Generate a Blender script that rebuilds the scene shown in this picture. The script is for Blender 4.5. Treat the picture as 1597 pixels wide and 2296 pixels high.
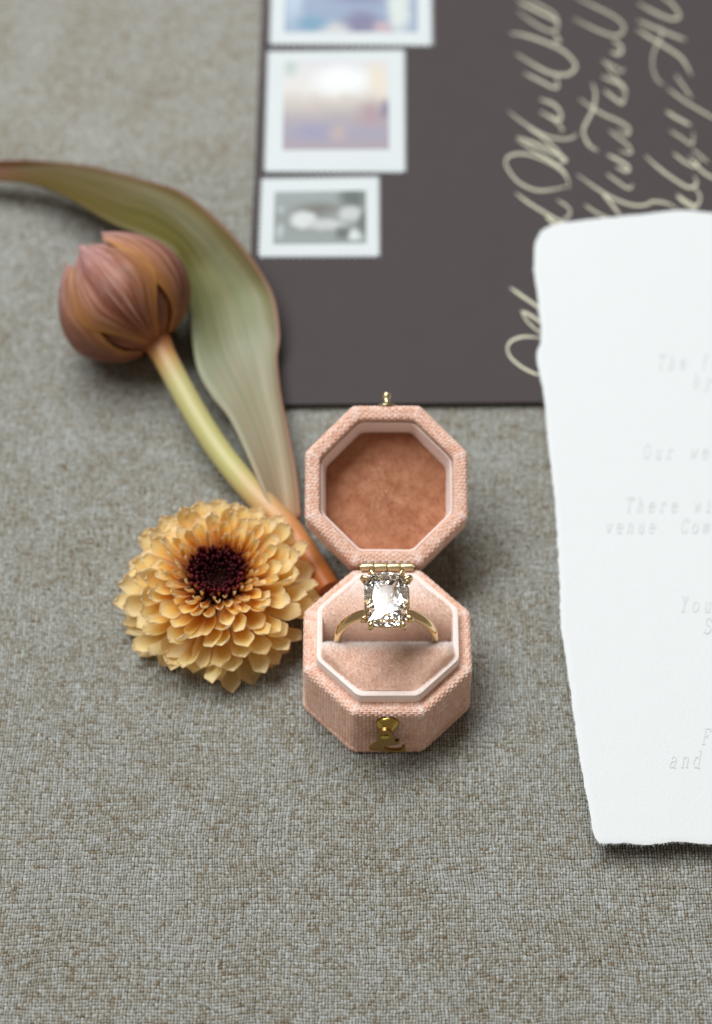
import bpy, bmesh, math, random
import numpy as np
from mathutils import Vector, Matrix, noise as mnoise

random.seed(7)
rng = np.random.default_rng(7)
S = 0.001                                    # everything below is written in millimetres
R = math.radians
for o in list(bpy.data.objects):
    bpy.data.objects.remove(o, do_unlink=True)
scene = bpy.context.scene
COL = scene.collection

# ------------------------------------------------------------------ camera
PITCH = R(56.31); FPX = 4540.0; CX, CY = 798.5, 1148.0      # focal length in units of a 1597x2296 frame
H_BASE = 18.36
FWD = Vector((0, math.cos(PITCH), -math.sin(PITCH)))
UPV = Vector((0, math.sin(PITCH), math.cos(PITCH)))
CAM = -460.53 * FWD + 29.07 * UPV + Vector((-7.14, 0, H_BASE))
cam_d = bpy.data.cameras.new("camera")
cam = bpy.data.objects.new("camera", cam_d); COL.objects.link(cam)
cam_d.sensor_fit = 'VERTICAL'; cam_d.sensor_height = 36.0; cam_d.sensor_width = 25.0
cam_d.lens = FPX / 2296.0 * 36.0
cam.location = CAM * S
cam.rotation_euler = (math.pi / 2 - PITCH, 0, 0)
cam_d.clip_start = 0.01; cam_d.clip_end = 20
cam_d.dof.use_dof = True
cam_d.dof.focus_distance = ((Vector((0, 1.0, 33.5)) - CAM).dot(FWD)) * S
cam_d.dof.aperture_fstop = 7.8
cam_d.dof.aperture_blades = 9
scene.camera = cam

# ------------------------------------------------------------------ light: one big soft window behind the things, warm room
world = bpy.data.worlds.new("World"); scene.world = world; world.use_nodes = True
bg = world.node_tree.nodes['Background']
bg.inputs[0].default_value = (1.0, 0.86, 0.71, 1); bg.inputs[1].default_value = 0.22

def area(name, loc, target, sx, sy, power, color):
    l = bpy.data.lights.new(name, 'AREA'); l.shape = 'RECTANGLE'; l.size = sx; l.size_y = sy
    l.energy = power; l.color = color
    o = bpy.data.objects.new(name, l); COL.objects.link(o)
    o.location = loc
    o.rotation_euler = (Vector(target) - Vector(loc)).to_track_quat('-Z', 'Y').to_euler()
    return o
area("window_light", (-0.46, 0.458, 1.56), (0, 0.0, 0.035), 1.7, 0.68, 38, (0.93, 0.975, 1.0))

vs = scene.view_settings
vs.view_transform = 'Standard'; vs.look = 'None'; vs.exposure = 0.0; vs.gamma = 1.0; vs.use_curve_mapping = False
scene.render.engine = 'CYCLES'
cy = scene.cycles
cy.use_denoising = True
cy.max_bounces = 16; cy.transmission_bounces = 14; cy.glossy_bounces = 8; cy.diffuse_bounces = 5
cy.transparent_max_bounces = 8; cy.sample_clamp_indirect = 6.0; cy.caustics_reflective = False; cy.caustics_refractive = False

# ------------------------------------------------------------------ helpers
def at(px, py, z=0.0):
    """point of the horizontal plane at height z (mm) that stands at this place of the photograph"""
    d = FWD * FPX + Vector((1, 0, 0)) * (px - CX) + UPV * (CY - py)
    t = (z - CAM.z) / d.z
    return CAM + d * t

def at_y(px, py, y):
    d = FWD * FPX + Vector((1, 0, 0)) * (px - CX) + UPV * (CY - py)
    return CAM + d * ((y - CAM.y) / d.y)

def root(name, loc, label, cat, group=None):
    o = bpy.data.objects.new(name, None); COL.objects.link(o)
    o.location = Vector(loc) * S; o.empty_display_size = 0.01
    o['label'] = label; o['category'] = cat
    if group: o['group'] = group
    return o

def world_loc(o):
    return o.location if o.parent is None else Vector((0, 0, 0))     # parts keep the world's axes

def link(name, me, mat, parent=None, label=None, kind=None, smooth=40):
    o = bpy.data.objects.new(name, me); COL.objects.link(o)
    if mat is not None:
        me.materials.clear()
        for m in (mat if isinstance(mat, (list, tuple)) else [mat]): me.materials.append(m)
    if smooth is not None:
        me.shade_smooth()
        if smooth < 179: me.set_sharp_from_angle(angle=R(smooth))
    if parent is not None:
        o.parent = parent
        o.matrix_parent_inverse = Matrix.Translation(-world_loc(parent))
    if label: o['label'] = label
    if kind: o['kind'] = kind
    return o

def mesh(name, verts, faces, uvs=None):
    me = bpy.data.meshes.new(name)
    me.from_pydata([(v[0] * S, v[1] * S, v[2] * S) for v in verts], [], faces)
    if uvs is not None:
        ul = me.uv_layers.new(name='UVMap')
        k = 0
        for p in me.polygons:
            for li in p.loop_indices:
                ul.data[li].uv = uvs[me.loops[li].vertex_index]
    me.validate()
    return me

def face_uv(me):
    """UV in millimetres, along the longest edge of each face"""
    ul = me.uv_layers.new(name='UVMap')
    for p in me.polygons:
        vs_ = [me.vertices[i].co / S for i in p.vertices]
        n = p.normal
        best = max(range(len(vs_)), key=lambda i: (vs_[i] - vs_[i - 1]).length)
        e1 = (vs_[best] - vs_[best - 1]).normalized()
        a = e1
        if abs(a.z) < 0.2 or True:
            # prefer the more horizontal of the two in-plane axes
            b = n.cross(a)
            if abs(b.z) < abs(a.z) - 1e-4: a = b
        if (a.x + 0.3 * a.y) < 0: a = -a
        b = n.cross(a)
        for li in p.loop_indices:
            co = me.vertices[me.loops[li].vertex_index].co / S
            ul.data[li].uv = (co.dot(a), co.dot(b))

def catmull(pts, n=8):
    pts = [Vector(p) for p in pts]
    if len(pts) < 3:
        return [pts[0].lerp(pts[-1], i / n) for i in range(n + 1)]
    P = [2 * pts[0] - pts[1]] + pts + [2 * pts[-1] - pts[-2]]
    out = []
    for i in range(1, len(P) - 2):
        for k in range(n):
            t = k / n
            p0, p1, p2, p3 = P[i - 1], P[i], P[i + 1], P[i + 2]
            out.append(0.5 * ((2 * p1) + (p2 - p0) * t + (2 * p0 - 5 * p1 + 4 * p2 - p3) * t * t + (3 * p1 - p0 - 3 * p2 + p3) * t ** 3))
    out.append(pts[-1])
    return out

def tube(pts, rad, seg=12, up=Vector((0, 0, 1)), cap=True):
    """swept tube; rad a function of t or a list; returns verts, faces, uv"""
    n = len(pts); V = []; F = []; UV = []
    for i, p in enumerate(pts):
        t = (pts[min(i + 1, n - 1)] - pts[max(i - 1, 0)]).normalized()
        s = t.cross(up)
        if s.length < 1e-4: s = t.cross(Vector((1, 0, 0)))
        s.normalize(); u = s.cross(t)
        r = rad(i / (n - 1)) if callable(rad) else rad[i]
        for k in range(seg):
            a = 2 * math.pi * k / seg
            V.append(p + s * (r * math.cos(a)) + u * (r * math.sin(a))); UV.append((k / seg, i / (n - 1)))
    for i in range(n - 1):
        for k in range(seg):
            k2 = (k + 1) % seg
            F.append((i * seg + k, i * seg + k2, (i + 1) * seg + k2, (i + 1) * seg + k))
    if cap:
        F.append(tuple(range(seg))[::-1]); F.append(tuple((n - 1) * seg + k for k in range(seg)))
    return V, F, UV

class Acc:
    def __init__(s): s.V = []; s.F = []; s.UV = []
    def add(s, v, f, uv=None):
        b = len(s.V); s.V += list(v); s.F += [tuple(i + b for i in q) for q in f]
        s.UV += list(uv) if uv is not None else [(0, 0)] * len(v)
    def mesh(s, name): return mesh(name, s.V, s.F, s.UV)

def lathe(prof, seg=32, M=None, capa=True, capb=True):
    """prof of (r, h); axis z, then transformed by M"""
    V = []; F = []
    for r, h in prof:
        for k in range(seg):
            a = 2 * math.pi * k / seg
            v = Vector((r * math.cos(a), r * math.sin(a), h)); V.append(M @ v if M else v)
    for i in range(len(prof) - 1):
        for k in range(seg):
            k2 = (k + 1) % seg
            F.append((i * seg + k, i * seg + k2, (i + 1) * seg + k2, (i + 1) * seg + k))
    if capa: F.append(tuple(range(seg))[::-1])
    if capb: F.append(tuple((len(prof) - 1) * seg + k for k in range(seg)))
    return V, F

# ------------------------------------------------------------------ node helpers
class NT:
    def __init__(s, name):
        s.mat = bpy.data.materials.new(name); s.mat.use_nodes = True
        s.t = s.mat.node_tree; s.N = s.t.nodes; s.L = s.t.links
        s.bsdf = s.N['Principled BSDF']; s.out = s.N['Material Output']
    def new(s, typ, **kw):
        n = s.N.new(typ)
        for k, v in kw.items(): setattr(n, k, v)
        return n
    def put(s, sock, v):
        if isinstance(v, bpy.types.NodeSocket): s.L.new(v, sock)
        elif v is not None: sock.default_value = v
    def m(s, op, a, b=None, c=None, clamp=False):
        n = s.new('ShaderNodeMath', operation=op, use_clamp=clamp)
        s.put(n.inputs[0], a); s.put(n.inputs[1], b)
        if c is not None: s.put(n.inputs[2], c)
        return n.outputs[0]
    def vm(s, op, a, b=None):
        n = s.new('ShaderNodeVectorMath', operation=op)
        s.put(n.inputs[0], a)
        if b is not None:
            if op == 'SCALE': s.put(n.inputs['Scale'], b)
            else: s.put(n.inputs[1], b)
        return n.outputs['Value'] if op in ('LENGTH', 'DOT_PRODUCT', 'DISTANCE') else n.outputs[0]
    def sep(s, v):
        n = s.new('ShaderNodeSeparateXYZ'); s.put(n.inputs[0], v); return n.outputs
    def comb(s, x=0.0, y=0.0, z=0.0):
        n = s.new('ShaderNodeCombineXYZ'); s.put(n.inputs[0], x); s.put(n.inputs[1], y); s.put(n.inputs[2], z); return n.outputs[0]
    def noise(s, vec, scale=1.0, detail=2.0, rough=0.5):
        n = s.new('ShaderNodeTexNoise'); s.put(n.inputs['Vector'], vec)
        n.inputs['Scale'].default_value = scale; n.inputs['Detail'].default_value = detail; n.inputs['Roughness'].default_value = rough
        return n.outputs[0]
    def white(s, vec):
        n = s.new('ShaderNodeTexWhiteNoise', noise_dimensions='3D'); s.put(n.inputs['Vector'], vec); return n.outputs[0]
    def ramp(s, fac, stops, interp='LINEAR'):
        n = s.new('ShaderNodeValToRGB'); cr = n.color_ramp; cr.interpolation = interp
        while len(cr.elements) > 1: cr.elements.remove(cr.elements[-1])
        cr.elements[0].position = stops[0][0]; cr.elements[0].color = (*stops[0][1], 1)
        for p, c in stops[1:]:
            e = cr.elements.new(p); e.color = (*c, 1)
        s.put(n.inputs[0], fac); return n.outputs[0]
    def mix(s, fac, a, b, blend='MIX'):
        n = s.new('ShaderNodeMix', data_type='RGBA', blend_type=blend)
        s.put(n.inputs[0], fac)
        for sock, v in ((n.inputs[6], a), (n.inputs[7], b)):
            s.put(sock, (*v, 1) if isinstance(v, tuple) and len(v) == 3 else v)
        return n.outputs[2]
    def bump(s, h, dist, strength=1.0, normal=None):
        n = s.new('ShaderNodeBump'); s.put(n.inputs['Height'], h); n.inputs['Distance'].default_value = dist * S
        s.put(n.inputs['Strength'], strength)
        if normal is not None: s.L.new(normal, n.inputs['Normal'])
        return n.outputs[0]
    def uv(s): return s.new('ShaderNodeUVMap', uv_map='UVMap').outputs[0]
    def obj(s): return s.vm('SCALE', s.new('ShaderNodeTexCoord').outputs['Object'], 1000.0)
    def set(s, **kw):
        for k, v in kw.items():
            k = k.replace('_', ' ')
            if isinstance(v, tuple) and len(v) == 3: v = (*v, 1)
            s.put(s.bsdf.inputs[k], v)
        return s.mat

def srgb(r, g, b):
    f = lambda c: (c / 255 / 12.92) if c / 255 <= 0.04045 else ((c / 255 + 0.055) / 1.055) ** 2.4
    return (f(r), f(g), f(b))

def weave(nt, uv_threads, streak=0.12):
    """returns (value, height, parity) of a plain weave; uv counted in threads"""
    x, y, _ = nt.sep(uv_threads)
    iu = nt.m('FLOOR', x); iv = nt.m('FLOOR', y)
    fu = nt.m('SUBTRACT', x, iu); fv = nt.m('SUBTRACT', y, iv)
    par = nt.m('FLOORED_MODULO', nt.m('ADD', iu, iv), 2.0)
    w = nt.noise(nt.comb(nt.m('MULTIPLY', iu, 7.31), nt.m('MULTIPLY', y, streak), 3.0), 1.0, 2.0)
    h = nt.noise(nt.comb(nt.m('MULTIPLY', x, streak), nt.m('MULTIPLY', iv, 5.17), 11.0), 1.0, 2.0)
    val = nt.m('ADD', nt.m('MULTIPLY', w, nt.m('SUBTRACT', 1.0, par)), nt.m('MULTIPLY', h, par))
    cell = nt.white(nt.comb(iu, iv, 0.5))
    def prof(a, b):
        q = nt.m('MULTIPLY_ADD', a, 2.0, -1.0)
        q = nt.m('SQRT', nt.m('MAXIMUM', nt.m('MULTIPLY_ADD', nt.m('MULTIPLY', q, q), -0.92, 1.0), 0.0))
        al = nt.m('SINE', nt.m('MULTIPLY', b, math.pi))
        return nt.m('MULTIPLY', q, nt.m('MULTIPLY_ADD', al, 0.6, 0.4))
    hh = nt.m('ADD', nt.m('MULTIPLY', prof(fu, fv), nt.m('SUBTRACT', 1.0, par)), nt.m('MULTIPLY', prof(fv, fu), par))
    # fibre lines run along each thread
    return val, hh, par, cell

# ------------------------------------------------------------------ materials
def fabric_material():
    nt = NT('tweed_fabric')
    uv = nt.uv()
    val, hh, par, cell = weave(nt, uv, 0.22)
    big = nt.noise(uv, 0.035, 3.0, 0.6)
    v = nt.m('ADD', nt.m('MULTIPLY_ADD', nt.m('SUBTRACT', val, 0.5), 0.66, 0.54), nt.m('MULTIPLY', nt.m('SUBTRACT', cell, 0.5), 0.10))
    v = nt.m('ADD', v, nt.m('MULTIPLY', nt.m('SUBTRACT', big, 0.5), 0.20))
    fib = nt.noise(nt.vm('SCALE', uv, 1.0), 5.0, 2.0, 0.7)
    v = nt.m('ADD', v, nt.m('MULTIPLY', nt.m('SUBTRACT', fib, 0.5), 0.55))
    c = nt.ramp(v, [(0.22, srgb(86, 64, 36)), (0.37, srgb(124, 107, 80)), (0.46, srgb(158, 153, 139)), (0.60, srgb(182, 184, 179)), (0.85, srgb(212, 218, 218))])
    ux, uy, _u = nt.sep(uv)
    tri = lambda q: nt.m('ABSOLUTE', nt.m('MULTIPLY_ADD', nt.m('FRACT', q), 2.0, -1.0))
    edge = nt.m('MAXIMUM', tri(ux), tri(uy))
    gap_shade = nt.m('MULTIPLY', nt.m('MULTIPLY_ADD', edge, 2.4, -1.15, clamp=True), nt.m('MULTIPLY_ADD', nt.noise(uv, 0.8, 3.0, 0.7), 3.4, -1.0), clamp=True)
    c = nt.mix(nt.m('MULTIPLY', gap_shade, 0.92), c, srgb(74, 55, 30))            # shade between the pale floats, painted in as dark brown
    fade = nt.new('ShaderNodeAttribute', attribute_name='relief').outputs['Fac']
    st = nt.m('MULTIPLY_ADD', fade, -0.6, 0.9)
    b = nt.bump(nt.m('ADD', hh, nt.m('MULTIPLY', fib, 0.25)), 0.16, st)
    nt.L.new(b, nt.bsdf.inputs['Normal'])
    return nt.set(Base_Color=c, Roughness=0.92, Specular_IOR_Level=0.15, Sheen_Weight=0.12, Sheen_Roughness=0.5)

def linen_material():
    nt = NT('peach_linen')
    uv = nt.uv()
    val, hh, par, cell = weave(nt, uv, 0.1)
    v = nt.m('ADD', val, nt.m('MULTIPLY', nt.m('SUBTRACT', cell, 0.5), 0.35))
    fib = nt.noise(uv, 6.0, 2.0, 0.7)
    v = nt.m('ADD', v, nt.m('MULTIPLY', nt.m('SUBTRACT', fib, 0.5), 0.3))
    c = nt.ramp(v, [(0.15, srgb(214, 160, 134)), (0.5, srgb(236, 192, 170)), (0.85, srgb(246, 220, 208))])
    nt.L.new(nt.bump(fib, 0.05, 0.7), nt.bsdf.inputs['Normal'])
    wear = nt.new('ShaderNodeAttribute', attribute_name='wear').outputs['Fac']
    wf = nt.m('MULTIPLY', wear, nt.m('MULTIPLY_ADD', nt.noise(uv, 1.2, 3.0, 0.7), 2.4, -0.6), clamp=True)
    c = nt.mix(nt.m('MULTIPLY', wf, 0.75), c, srgb(246, 228, 222))
    return nt.set(Base_Color=c, Roughness=0.8, Specular_IOR_Level=0.25, Sheen_Weight=0.4, Sheen_Roughness=0.4, Sheen_Tint=(1, 0.95, 0.93))

def satin_material():
    nt = NT('pale_pink_satin')
    uv = nt.uv()
    x, y, _ = nt.sep(uv)
    f = nt.noise(nt.comb(nt.m('MULTIPLY', x, 0.5), nt.m('MULTIPLY', y, 5.0), 0.0), 1.0, 3.0, 0.6)
    c = nt.ramp(f, [(0.3, srgb(242, 216, 204)), (0.7, srgb(252, 238, 232))])
    nt.L.new(nt.bump(f, 0.14, 0.8), nt.bsdf.inputs['Normal'])
    return nt.set(Base_Color=c, Roughness=0.42, Specular_IOR_Level=0.4, Sheen_Weight=0.3, Sheen_Roughness=0.3)

def velvet_material(name, dark, light, sheen=1.0, tint=(1, 0.9, 0.88), transl=0.0):
    nt = NT(name)
    co = nt.obj()
    n1 = nt.noise(co, 0.35, 4.0, 0.6); n2 = nt.noise(co, 5.0, 2.0, 0.6)
    v = nt.m('ADD', nt.m('MULTIPLY', n1, 0.65), nt.m('MULTIPLY', n2, 0.35))
    c = nt.ramp(v, [(0.3, dark), (0.7, light)])
    sheen_fac = nt.new('ShaderNodeAttribute', attribute_name='painted_sheen').outputs['Fac']
    c = nt.mix(nt.m('MULTIPLY', sheen_fac, 0.9), c, srgb(250, 238, 234))  # pale backlit sheen painted into the velvet colour
    nt.L.new(nt.bump(n2, 0.2, 0.8), nt.bsdf.inputs['Normal'])
    nt.set(Base_Color=c, Roughness=1.0, Specular_IOR_Level=0.0, Sheen_Weight=sheen, Sheen_Roughness=0.35, Sheen_Tint=tint)
    if transl:
        tr = nt.new('ShaderNodeBsdfTranslucent'); nt.L.new(c, tr.inputs[0])
        mx = nt.new('ShaderNodeMixShader'); mx.inputs[0].default_value = transl
        nt.L.new(nt.bsdf.outputs[0], mx.inputs[1]); nt.L.new(tr.outputs[0], mx.inputs[2]); nt.L.new(mx.outputs[0], nt.out.inputs[0])
    return nt.mat

def metal_material(name, col, rough, scratch=0.0):
    nt = NT(name)
    co = nt.obj()
    n = nt.noise(co, 2.5, 4.0, 0.7)
    r = nt.m('MULTIPLY_ADD', nt.m('SUBTRACT', n, 0.5), scratch, rough)
    c = nt.mix(nt.m('MULTIPLY', n, 0.5), tuple(x * 1.06 if x < .9 else x for x in col), tuple(x * 0.88 for x in col))
    if scratch: nt.L.new(nt.bump(nt.noise(nt.vm('MULTIPLY', co, (1.0, 6.0, 6.0)), 1.5, 3.0), 0.05, 0.25), nt.bsdf.inputs['Normal'])
    return nt.set(Base_Color=c, Metallic=1.0, Roughness=r)

def gem_material():
    nt = NT('clear_diamond')
    return nt.set(Base_Color=(1, 1, 1), Roughness=0.0, IOR=2.42, Transmission_Weight=1.0)

def paper_material(name, col, bump=0.12, dark=0.94, scale=1.2):
    nt = NT(name)
    co = nt.obj()
    n = nt.noise(co, scale, 5.0, 0.65); n2 = nt.noise(co, 0.12, 2.0)
    c = nt.mix(nt.m('MULTIPLY_ADD', n2, 0.6, nt.m('MULTIPLY', n, 0.4)), tuple(x * dark for x in col), col)
    nt.L.new(nt.bump(n, bump, 0.8), nt.bsdf.inputs['Normal'])
    return nt.set(Base_Color=c, Roughness=0.9, Specular_IOR_Level=0.2)

def petal_material(name, stops, edge=None, transl=0.35, vein=0.25, blotch=0.15, rough=0.5, streak=None, pale=None, tip=None):
    nt = NT(name)
    u, v, _ = nt.sep(nt.uv())
    rnd = nt.new('ShaderNodeObjectInfo').outputs['Random']
    co = nt.obj()
    veins = nt.noise(nt.comb(nt.m('MULTIPLY', u, 14.0), nt.m('MULTIPLY', v, 1.2), nt.m('MULTIPLY', rnd, 30.0)), 1.0, 3.0, 0.6)
    bl = nt.noise(co, 0.35, 3.0)
    t = nt.m('ADD', v, nt.m('MULTIPLY', nt.m('SUBTRACT', veins, 0.5), vein))
    t = nt.m('ADD', t, nt.m('MULTIPLY', nt.m('SUBTRACT', bl, 0.5), blotch))
    t = nt.m('ADD', t, nt.m('MULTIPLY', nt.m('SUBTRACT', rnd, 0.5), 0.16))
    c = nt.ramp(t, stops)
    if streak is not None:
        sn = nt.noise(nt.comb(nt.m('MULTIPLY', u, 22.0), nt.m('MULTIPLY', v, 1.6), nt.m('MULTIPLY', rnd, 17.0)), 1.0, 3.0, 0.65)
        c = nt.mix(nt.m('MULTIPLY_ADD', sn, 2.6, -1.0, clamp=True), c, streak)
    if pale is not None:
        pn = nt.noise(nt.comb(nt.m('MULTIPLY', u, 30.0), nt.m('MULTIPLY', v, 1.2), nt.m('MULTIPLY_ADD', rnd, 11.0, 5.0)), 1.0, 2.0, 0.6)
        c = nt.mix(nt.m('MULTIPLY_ADD', pn, 2.8, -1.45, clamp=True), c, pale)
    if tip is not None:
        tn = nt.noise(co, 0.9, 3.0, 0.7)
        c = nt.mix(nt.m('MULTIPLY', nt.m('MULTIPLY_ADD', v, 14.0, -13.0, clamp=True), nt.m('MULTIPLY_ADD', tn, 2.2, -0.6, clamp=True)), c, tip)
    if edge is not None:
        e = nt.m('ABSOLUTE', nt.m('MULTIPLY_ADD', u, 2.0, -1.0))
        c = nt.mix(nt.m('MULTIPLY', nt.m('POWER', e, edge[1]), edge[2]), c, edge[0])
    nt.L.new(nt.bump(veins, 0.12, 0.5), nt.bsdf.inputs['Normal'])
    nt.set(Base_Color=c, Roughness=rough, Specular_IOR_Level=0.3)
    tr = nt.new('ShaderNodeBsdfTranslucent'); nt.L.new(c, tr.inputs[0])
    mx = nt.new('ShaderNodeMixShader'); mx.inputs[0].default_value = transl
    nt.L.new(nt.bsdf.outputs[0], mx.inputs[1]); nt.L.new(tr.outputs[0], mx.inputs[2]); nt.L.new(mx.outputs[0], nt.out.inputs[0])
    return nt.mat

def print_material(name, base_stops, blobs, grain=0.0):
    """flat print: a vertical ramp with soft patches; uv 0..1 over the picture"""
    nt = NT(name)
    uv = nt.uv()
    wob = nt.vm('SCALE', nt.vm('SUBTRACT', nt.new('ShaderNodeTexNoise').outputs[1], (0.5, 0.5, 0.5)), 0.12)
    nn = wob.node.inputs[0].links[0].from_node.inputs[0].links[0].from_node
    nt.L.new(uv, nn.inputs['Vector']); nn.inputs['Scale'].default_value = 6.0; nn.inputs['Detail'].default_value = 4.0
    uvw = nt.vm('ADD', uv, wob)
    c = nt.ramp(nt.sep(uvw)[1], base_stops)
    for (bx, by, rx, ry, col, k) in blobs:
        d = nt.vm('LENGTH', nt.vm('MULTIPLY', nt.vm('SUBTRACT', uvw, (bx, by, 0.0)), (1 / rx, 1 / ry, 0.0)))
        f = nt.m('MULTIPLY', nt.m('SUBTRACT', 1.0, d, clamp=True), k, clamp=True)
        c = nt.mix(f, c, col)
    c = nt.mix(0.10, c, srgb(190, 196, 200))
    if grain:
        g = nt.noise(uv, 60.0, 2.0)
        c = nt.mix(nt.m('MULTIPLY', g, grain), c, (0.05, 0.06, 0.06))
    return nt.set(Base_Color=c, Roughness=0.55, Specular_IOR_Level=0.3)

M_FABRIC = fabric_material()
M_LINEN = linen_material()
M_SATIN = satin_material()
M_VELVET = velvet_material('blush_velvet', srgb(242, 206, 186), srgb(248, 218, 200), 1.0, (1, 0.95, 0.94))
M_PILE = velvet_material('blush_velvet_pile', srgb(244, 220, 202), srgb(251, 234, 222), 1.0, (1, 0.98, 0.98), 0.6)
M_NAP = velvet_material('pale_lit_nap', srgb(252, 240, 236), srgb(255, 250, 248), 1.0, (1, 1, 1), 0.3)  # near-white hairs, back light painted into their colour
M_LINING = velvet_material('rust_velvet', srgb(170, 108, 76), srgb(208, 154, 122), 0.7, (1, 0.85, 0.8))
M_BRASS = metal_material('worn_brass', srgb(190, 162, 84), 0.28, 0.3)
M_HOOK = metal_material('shade_toned_brass', srgb(158, 126, 70), 0.36, 0.3)  # latch brass in a darker tone, shade painted into the hook's colour
M_HINGE = metal_material('pale_brass', srgb(206, 192, 150), 0.30, 0.25)
M_GOLD = metal_material('yellow_gold', srgb(236, 206, 156), 0.08)
M_GEM = gem_material()
M_CARD = paper_material('handmade_white_paper', (0.745, 0.765, 0.768), 0.16, 0.985, 1.4)
M_INK = paper_material('pale_grey_ink', srgb(217, 219, 219), 0.0)
M_ENV = paper_material('mauve_brown_envelope', srgb(80, 73, 74), 0.05, 0.86, 1.6)
M_STAMP = paper_material('white_stamp_paper', (0.66, 0.70, 0.71), 0.02)
nt_ = NT('gold_ink'); M_GOLDINK = nt_.set(Base_Color=srgb(204, 200, 176), Roughness=0.5, Metallic=0.2)

# ------------------------------------------------------------------ the fabric that everything rests on
P_X, P_Y = 0.67, 0.72                          # thread spacing across and along
def smooth_noise(x, y, seed, scale):
    """cheap value noise on arrays"""
    x = x / scale + 100; y = y / scale + 100
    xi = np.floor(x).astype(int); yi = np.floor(y).astype(int); fx = x - xi; fy = y - yi
    fx = fx * fx * (3 - 2 * fx); fy = fy * fy * (3 - 2 * fy)
    g = np.random.default_rng(seed).random((512, 512))
    G = lambda a, b: g[a % 512, b % 512]
    return (G(xi, yi) * (1 - fx) + G(xi + 1, yi) * fx) * (1 - fy) + (G(xi, yi + 1) * (1 - fx) + G(xi + 1, yi + 1) * fx) * fy - 0.5

def weave_height(X, Y, wx, flat, lift=0.0):
    """plain weave as two sets of round threads that go over and under each other; 0..1"""
    iu = np.floor(X + 1e-6); iv = np.floor(Y + 1e-6); fu = X - iu; fv = Y - iv
    sg = np.where(np.mod(iv, 2) < 0.5, 1.0, -1.0)
    weft_c = sg * np.cos(np.pi * (X - 0.5)); weft_c = np.sign(weft_c) * np.abs(weft_c) ** flat
    sh = np.where(np.mod(iu, 2) < 0.5, -1.0, 1.0)
    warp_c = sh * np.cos(np.pi * (Y - 0.5)); warp_c = np.sign(warp_c) * np.abs(warp_c) ** flat
    weft = 0.5 * weft_c + 0.9 * np.sqrt(np.maximum(0, 1 - ((fv - 0.5) / 0.5) ** 2)) - 0.4 + lift
    warp = 0.5 * warp_c + 0.9 * np.sqrt(np.maximum(0, 1 - ((fu - 0.5) / wx) ** 2)) - 0.4
    return np.clip(np.maximum(np.maximum(weft, warp), -0.25), -0.25, 1.3)

def grid_mesh(name, xs, ys, amp_fn):
    nx, ny = len(xs), len(ys)
    X, Y = np.meshgrid(xs, ys)                                   # in threads
    par = np.mod(np.floor(X + 1e-6) + np.floor(Y + 1e-6), 2)
    ex = np.abs(2 * (X + 1e-6 - np.floor(X + 1e-6)) - 1); ey = np.abs(2 * (Y + 1e-6 - np.floor(Y + 1e-6)) - 1)
    hgt = np.sqrt(np.maximum(0, 1 - ex ** np.where(par < .5, 2.2, 3.2))) * np.sqrt(np.maximum(0, 1 - ey ** np.where(par < .5, 3.2, 2.2)))
    iu = np.floor(X + 1e-6); iv = np.floor(Y + 1e-6)
    cellr = np.random.default_rng(3).random((1024, 1024))[iu.astype(int) % 1024, iv.astype(int) % 1024]
    hgt = hgt * (0.7 + 0.5 * cellr)
    A = amp_fn(X * P_X, Y * P_Y)
    mmx = X * P_X; mmy = Y * P_Y
    dx = smooth_noise(mmx, mmy, 11, 2.2) * 0.34 + smooth_noise(mmx, mmy, 12, 14) * 1.2
    dy = smooth_noise(mmx, mmy, 13, 2.2) * 0.34 + smooth_noise(mmx, mmy, 14, 14) * 1.2
    jr = np.random.default_rng(31)
    ju = jr.normal(0, 0.085, 4096); jv = jr.normal(0, 0.085, 4096)             # uneven thread spacing
    bu = np.round(X).astype(int); bv = np.round(Y).astype(int)
    wig = smooth_noise(mmx * 0.6, mmy, 41, 1.1) * 0.16
    dx = dx + np.interp(X.ravel(), np.arange(-2048, 2048), ju).reshape(X.shape) + wig
    dy = dy + np.interp(Y.ravel(), np.arange(-2048, 2048), jv).reshape(Y.shape) + smooth_noise(mmx, mmy * 0.6, 42, 1.1) * 0.16
    Z = (hgt - 0.8) * 0.85 * A + smooth_noise(mmx, mmy, 43, 3.0) * 0.25 * A
    co = np.stack([(mmx + dx) * S, (mmy + dy) * S, Z * S], -1).reshape(-1, 3).astype(np.float32)
    me = bpy.data.meshes.new(name)
    me.vertices.add(nx * ny); me.vertices.foreach_set('co', co.ravel())
    idx = np.arange(nx * ny).reshape(ny, nx)
    q = np.stack([idx[:-1, :-1], idx[:-1, 1:], idx[1:, 1:], idx[1:, :-1]], -1).reshape(-1, 4).astype(np.int32)
    nf = len(q)
    me.loops.add(nf * 4); me.loops.foreach_set('vertex_index', q.ravel())
    me.polygons.add(nf); me.polygons.foreach_set('loop_start', np.arange(0, nf * 4, 4, dtype=np.int32))
    uvl = me.uv_layers.new(name='UVMap')
    uv = np.stack([X, Y], -1).reshape(-1, 2).astype(np.float32)
    uvl.data.foreach_set('uv', uv[q.ravel()].ravel())
    at_ = me.attributes.new('relief', 'FLOAT', 'POINT'); at_.data.foreach_set('value', A.ravel().astype(np.float32))
    me.update(); me.validate()
    return me

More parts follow.
